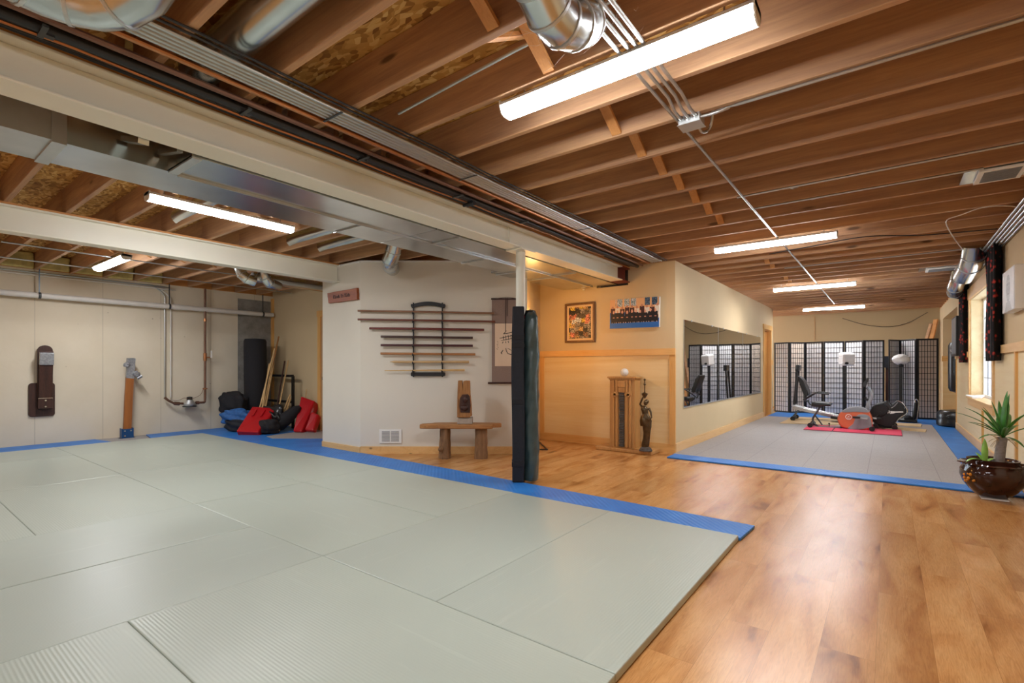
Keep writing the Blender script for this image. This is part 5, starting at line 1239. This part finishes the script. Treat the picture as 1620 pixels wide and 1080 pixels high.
for cx_ in (1110, 945):
    c = K1(cx_, 940, YE)
    part(B().tube([(c.x, YE - 0.26, 0.062), (c.x, YE + 0.26, 0.062)], 0.026, 12), 'stabiliser_bar', 'black_plastic', t, smooth=True)
    for s in (-1, 1): part(B().tube([(c.x, YE + s * 0.24, 0.062), (c.x, YE + s * 0.30, 0.062)], 0.045, 14), 'wheel', 'black_plastic', t, smooth=True)

# silver sliding bench left
YG = 12.35
t = thing('sliding_bench', (-1.5, YG, 0.015), 'silver-railed sliding exercise bench with a tall black upright, left of the bike', 'exercise machine')
for s in (-1, 1):
    a, b_ = K1(205, 760, YG), K1(620, 850, YG)
    part(B().bar((a.x, YG + s * 0.13, a.z), (b_.x, YG + s * 0.13, b_.z), 0.04, 0.07), 'rail', 'chrome', t, bevel=0.005)
a, b_ = K1(200, 745, YG), K1(300, 768, YG)
part(B().bar((a.x, YG, a.z), (b_.x, YG, b_.z), 0.30, 0.035), 'glide_board', 'galv_dull', t, bevel=0.006)
a, b_ = K1(540, 845, YG), K1(640, 860, YG); part(B().bar((a.x, YG, a.z), (b_.x, YG, b_.z), 0.34, 0.06), 'end_frame', 'black_plastic', t, bevel=0.008)
part(B().bar((b_.x, YG, b_.z), (b_.x + 0.05, YG, 0.03), 0.3, 0.03), 'foot_frame', 'black_plastic', t)
a, b_ = K1(215, 735, YG), K1(242, 380, YG)
for s in (-1, 1): part(B().bar((a.x, YG + s * 0.12, a.z), (b_.x, YG + s * 0.12, b_.z), 0.05, 0.035), 'upright', 'black_plastic', t, bevel=0.004)
part(B().bar((b_.x, YG, b_.z - 0.14), (b_.x + 0.01, YG, b_.z), 0.30, 0.07), 'head_pad', 'black_vinyl', t, bevel=0.015)
a = K1(240, 790, YG)
c = K1(212, 880, YG)
part(B().bar((a.x, YG - 0.14, a.z), (c.x, YG - 0.14, 0.07), 0.035).bar((a.x, YG + 0.14, a.z), (c.x - 0.05, YG + 0.14, 0.07), 0.035), 'support_leg', 'steel_dark', t)
part(B().tube([(c.x, YG - 0.26, 0.065), (c.x, YG + 0.26, 0.065)], 0.025, 10), 'stabiliser_bar', 'black_plastic', t, smooth=True)
for s in (-1, 1): part(B().tube([(c.x, YG + s * 0.22, 0.065), (c.x, YG + s * 0.29, 0.065)], 0.048, 14), 'wheel', 'black_plastic', t, smooth=True)

# small stepper before the right screen
t = thing('stepper', (0.15, 13.3, 0.016), 'small dark stepping machine with a silver arched handle in front of the right screen', 'exercise machine')
YS = 13.3
part(B().bb(K1(1140, 900, YS).x, K1(1310, 900, YS).x, YS - 0.2, YS + 0.2, 0.02, 0.07), 'base', 'black_plastic', t, bevel=0.01)
part(B().sphere(K1(1232, 862, YS), 0.07, 3), 'resistance_drum', 'navy_fabric', t, smooth=True)
tb([(1165, 880), (1210, 850), (1260, 885)], 0.02, 'step_arm', 'steel_dark', Yr=YS)
tb([(1305, 905), (1320, 800), (1327, 735), (1318, 700), (1305, 692), (1293, 710), (1290, 800), (1280, 860)], 0.013, 'arched_handle', 'chrome', Yr=YS, k=5)
tb([(1275, 900), (1292, 800), (1303, 720)], 0.03, 'handle_pad', 'black_plastic', Yr=YS)
plate([(1140, 870), (1195, 862), (1205, 885), (1150, 895)], YS - 0.12, YS + 0.12, 'foot_plate', 'galv_dull', t, 0.004, Yr=YS, n=1)
# loose boards on the floor
def boardp(pts, label, z=0.016):
    o = B().prism([FL(x, y, z) for x, y in pts], (0, 0, 0.012)).make('floor_board', 'board'); tag(o, label, 'board')
boardp([(1233.5, 669.5), (1247, 663.5), (1333, 666.5), (1331, 672.5)], 'pale board on the grey mats under the sliding bench', 0.0145)
boardp([(1246, 662.5), (1252, 659.5), (1335, 662.5), (1335, 665)], 'second pale board behind the first under the sliding bench', 0.0145)
boardp([(1378, 672.5), (1466, 679.8), (1464, 683.6), (1377, 675.8)], 'long pale board on the grey mats right of the pink mat', 0.0145)
boardp([(1412, 668.8), (1458, 671), (1457, 675), (1410, 672.2)], 'short pale board behind the black exercise machine', 0.0145)

# ------------------------------------------------------------------ freestanding bag in the recess
t = thing('freestanding_bag', (1.10, 12.95, 0.0), 'freestanding black punching bag on a round base by the window wall', 'punching bag')
part(B().lathe([(0.30, 0.016), (0.345, 0.04), (0.35, 0.12), (0.34, 0.15), (0.345, 0.18), (0.34, 0.27), (0.30, 0.32), (0.10, 0.34)], (1.10, 12.85, 0), 36), 'base', 'black_vinyl', t, smooth=True)
part(B().cyl((1.16, 12.85, 0.33), (1.16, 12.85, 0.75), 0.05), 'neck', 'black_plastic', t, smooth=True)
part(B().lathe([(0.05, 0.66), (0.15, 0.70), (0.175, 0.76), (0.178, 1.2), (0.175, 1.58), (0.15, 1.64), (0.0, 1.655)], (1.105, 12.85, 0), 28), 'bag_body', 'black_vinyl', t, smooth=True)
tm = text_mesh('white_lettering', 'STI', 0.07, 'white_paint', (0, 0, 0), (R(90), 0, 0)); into(tm, t); tm.location = (0.985, 12.712, 1.475); tm.rotation_euler = (R(90), 0, -0.72)
# flat black panel and other things hung on the window wall
t = thing('wall_panel_screen', (1.03, 11.85, 1.35), 'flat black framed screen mounted on the wall left of the window', 'screen')
part(B().bb(0.94, 0.985, 11.55, 12.28, 1.36, 2.06), 'screen_housing', 'black_plastic', t, bevel=0.006)
part(B().bb(0.985, 1.03, 11.8, 12.0, 1.6, 1.8), 'wall_bracket', 'steel_dark', t)
part(B().bb(0.936, 0.941, 11.58, 12.25, 1.40, 2.03), 'screen_glass', 'grey_plastic', t)
def curtain(y0, y1, z0, z1, label, seed):
    random.seed(seed); n = 28; b = B(); rows = []
    for j in range(13):
        z = z0 + (z1 - z0) * j / 12; r = []
        for i in range(n + 1):
            u = i / n; y = y0 + (y1 - y0) * (0.5 + (u - 0.5) * (0.88 + 0.12 * abs(2 * j / 12 - 0.7)))
            x = 0.975 - 0.035 * math.sin(u * 2 * math.pi * 3 + seed + 0.3 * math.sin(j * 0.6)); r.append(b.bm.verts.new((x, y, z)))
        rows.append(r)
    for a, c in zip(rows, rows[1:]):
        for i in range(n): b.bm.faces.new((a[i], a[i + 1], c[i + 1], c[i]))
    o = b.make('curtain', 'floral_cloth', smooth=True, auto=False); tag(o, label, 'curtain')
    m = o.modifiers.new('thick', 'SOLIDIFY'); m.thickness = 0.012
curtain(7.60, 8.24, 1.24, 2.55, 'dark red-flowered curtain on the near side of the window', 1)
curtain(10.62, 11.15, 1.24, 2.52, 'dark red-flowered curtain on the far side of the window', 2)
t = thing('canvas_print', (0.99, 6.86, 1.72), 'pale canvas portrait print on the wall above the potted plant', 'picture')
part(B().bb(0.945, 1.028, 6.56, 7.16, 1.715, 2.13), 'canvas_block', 'white_paint', t, bevel=0.004)
random.seed(21)
def port(u, v):
    c = 0.72 + 0.06 * v + random.uniform(-0.015, 0.015); d = ((u - 0.5) / 0.17) ** 2 + ((v - 0.55) / 0.33) ** 2
    if d < 1: c = 0.52 + 0.12 * math.sin(v * 21) * (0.6 - abs(u - 0.5)) + random.uniform(-0.05, 0.05)
    if abs(v - 0.66) < 0.03 and 0.03 < abs(u - 0.5) < 0.11: c = 0.32
    if abs(v - 0.42) < 0.015 and abs(u - 0.5) < 0.07: c = 0.35
    if v < 0.22 and abs(u - 0.5) < 0.3 - v * 0.6: c = 0.55
    return (c + 0.02, c, c - 0.01)
pic = picture('printed_portrait', t, 0.592, 0.407, 36, 48, port); pic.rotation_euler = (0, 0, R(-90)); pic.location = (0.944 - 0.99, 0, 0.2025)
t = thing('white_cloth', (1.08, 10.2, 0.71), 'crumpled white papers on the window sill', 'papers')
o_ = part(B().box((1.03, 10.18, 0.722), (0.12, 0.26, 0.02), (0.05, 0.1, 0.2)).box((1.06, 10.0, 0.728), (0.10, 0.2, 0.03), (0.1, -0.1, -0.3)), 'folded_sheets', 'white_paper', t, bevel=0.006)

# ------------------------------------------------------------------ potted plant
pc = Vector((0.745, 6.13, 0))
t = thing('potted_plant', (pc.x, pc.y, 0), 'spiky green plant in a glossy brown glazed pot by the window wall', 'plant')
wob = lambda a, z: (0.045 * math.sin(9 * a) if z > 0.275 else 0)
prof = [(0.09, 0.012), (0.12, 0.03), (0.165, 0.075), (0.205, 0.135), (0.226, 0.20), (0.222, 0.25), (0.20, 0.285), (0.205, 0.30), (0.235, 0.305), (0.225, 0.315), (0.19, 0.305), (0.178, 0.29), (0.172, 0.33), (0.178, 0.345), (0.168, 0.348), (0.160, 0.335), (0.158, 0.28), (0.01, 0.27)]
loc(B().lathe(prof, n=72, wob=lambda a, z: (0.05 * math.sin(10 * a) if 0.298 < z < 0.318 else 0)), 'pot', 'brown_glaze', t, smooth=True)
loc(B().lathe([(0.157, 0.27), (0.157, 0.322), (0.06, 0.332), (0.0, 0.332)], n=24), 'soil', 'soil', t, smooth=True)
loc(B().bb(-0.09, 0.09, -0.13, 0.12, 0.002, 0.014), 'coaster', 'white_plastic', t, bevel=0.004)
b = B()
for k in range(9):
    a = R(215 + random.uniform(-16, 16)); z = random.uniform(0.14, 0.22); rr = 0.222; b.sphere((rr * math.cos(a), rr * math.sin(a), z), random.uniform(0.008, 0.015), 2, (1, 1, 1))
loc(b, 'berry_decoration', 'gold_mottle', t, smooth=True)
tr = [(0.035, -0.01, 0.30), (0.045, -0.01, 0.40), (0.055, -0.01, 0.50), (0.06, -0.01, 0.545)]
loc(B().tube(smooth(tr, 4), [0.042, 0.040, 0.038, 0.037, 0.036, 0.036, 0.035, 0.035, 0.035, 0.035, 0.036, 0.036, 0.034], 14), 'trunk', 'trunk', t, smooth=True)
def leafs(nm, org, specs, mat):
    for (az, el, L, w, droop) in specs:
        b = B(); n = 9; L_ = []; R__ = []
        d = Vector((math.cos(az), math.sin(az), 0)); sd = Vector((-math.sin(az), math.cos(az), 0))
        pts = []
        for i in range(n + 1):
            u = i / n; e = el - droop * u; 
            pts.append((pts[-1] + (d * math.cos(e) + Vector((0, 0, 1)) * math.sin(e)) * L / n) if pts else Vector(org))
        up_prev = None
        A_, C_l, B_ = [], [], []
        for i, p in enumerate(pts):
            u = i / n; ww = w * (math.sin(math.pi * min(1, 0.12 + 0.88 * u)) ** 0.7) * (1 if u < .98 else .05); e = el - droop * u
            nrm = Vector((0, 0, 1)) * math.cos(e) - d * math.sin(e)
            A_.append(b.bm.verts.new(p + sd * ww / 2 + nrm * ww * 0.16)); C_l.append(b.bm.verts.new(p)); B_.append(b.bm.verts.new(p - sd * ww / 2 + nrm * ww * 0.16))
        for i in range(n):
            b.bm.faces.new((A_[i], A_[i + 1], C_l[i + 1], C_l[i])); b.bm.faces.new((C_l[i], C_l[i + 1], B_[i + 1], B_[i]))
        o = loc(b, nm, mat, t, smooth=True, auto=False); m = o.modifiers.new('thick', 'SOLIDIFY'); m.thickness = 0.0015
random.seed(9)
cr = R(YAW)   # camera-right direction azimuth
sp = []
for (ang, tilt, L, w, dr) in [(0.0, 88, .37, .04, .05), (0.2, 80, .35, .036, .1), (3.14, 62, .36, .026, .5), (3.14, 48, .34, .022, .5), (2.9, 38, .26, .022, .3), (0.0, 58, .37, .03, .3), (-0.2, 45, .34, .05, .35), (0.2, 35, .36, .05, .4), (0.1, 62, .3, .03, .2), (-0.3, 22, .33, .026, .3), (0.3, 5, .30, .02, .3), (1.6, 60, .28, .03, .3), (-1.5, 65, .30, .032, .4), (2.2, 70, .26, .028, .2), (-1.0, 50, .30, .035, .5), (0.0, -5, .26, .018, .7), (1.0, 40, .3, .03, .4), (3.0, 75, .3, .026, .1), (3.3, 30, .28, .02, .6), (-2.2, 45, .3, .028, .6), (2.7, 55, .34, .028, .5), (-1.9, 20, .24, .022, .7), (0.1, 70, .34, .032, .2)]:
    base = R(82) if abs(ang) < 0.6 and tilt < 75 else cr
    sp.append((base + ang + random.uniform(-.15, .15), R(tilt + random.uniform(-6, 6)), L * 1.12, w * 1.25, dr * 1.3))
leafs('leaf', (0.062, -0.01, 0.545), sp, 'leaf')
leafs('leaf', (-0.06, -0.07, 0.31), [(R(85), R(86), .22, .045, .1), (cr + 3.14, R(55), .19, .035, 1.6), (cr, R(55), .14, .035, 1.3), (cr + 1.5, R(60), .13, .03, .6)], 'leaf_light')
b = B()
for k in range(16):
    a = random.uniform(0, 6.28); p = Vector((0.06 + 0.035 * math.cos(a), -0.01 + 0.035 * math.sin(a), 0.53)); q = p + Vector((0.06 * math.cos(a), 0.06 * math.sin(a), random.uniform(-0.09, 0.05))); b.tube([p, p.lerp(q, .5) + Vector((0, 0, .01)), q], 0.002, 4)
loc(b, 'dry_leaf_bases', 'root', t)
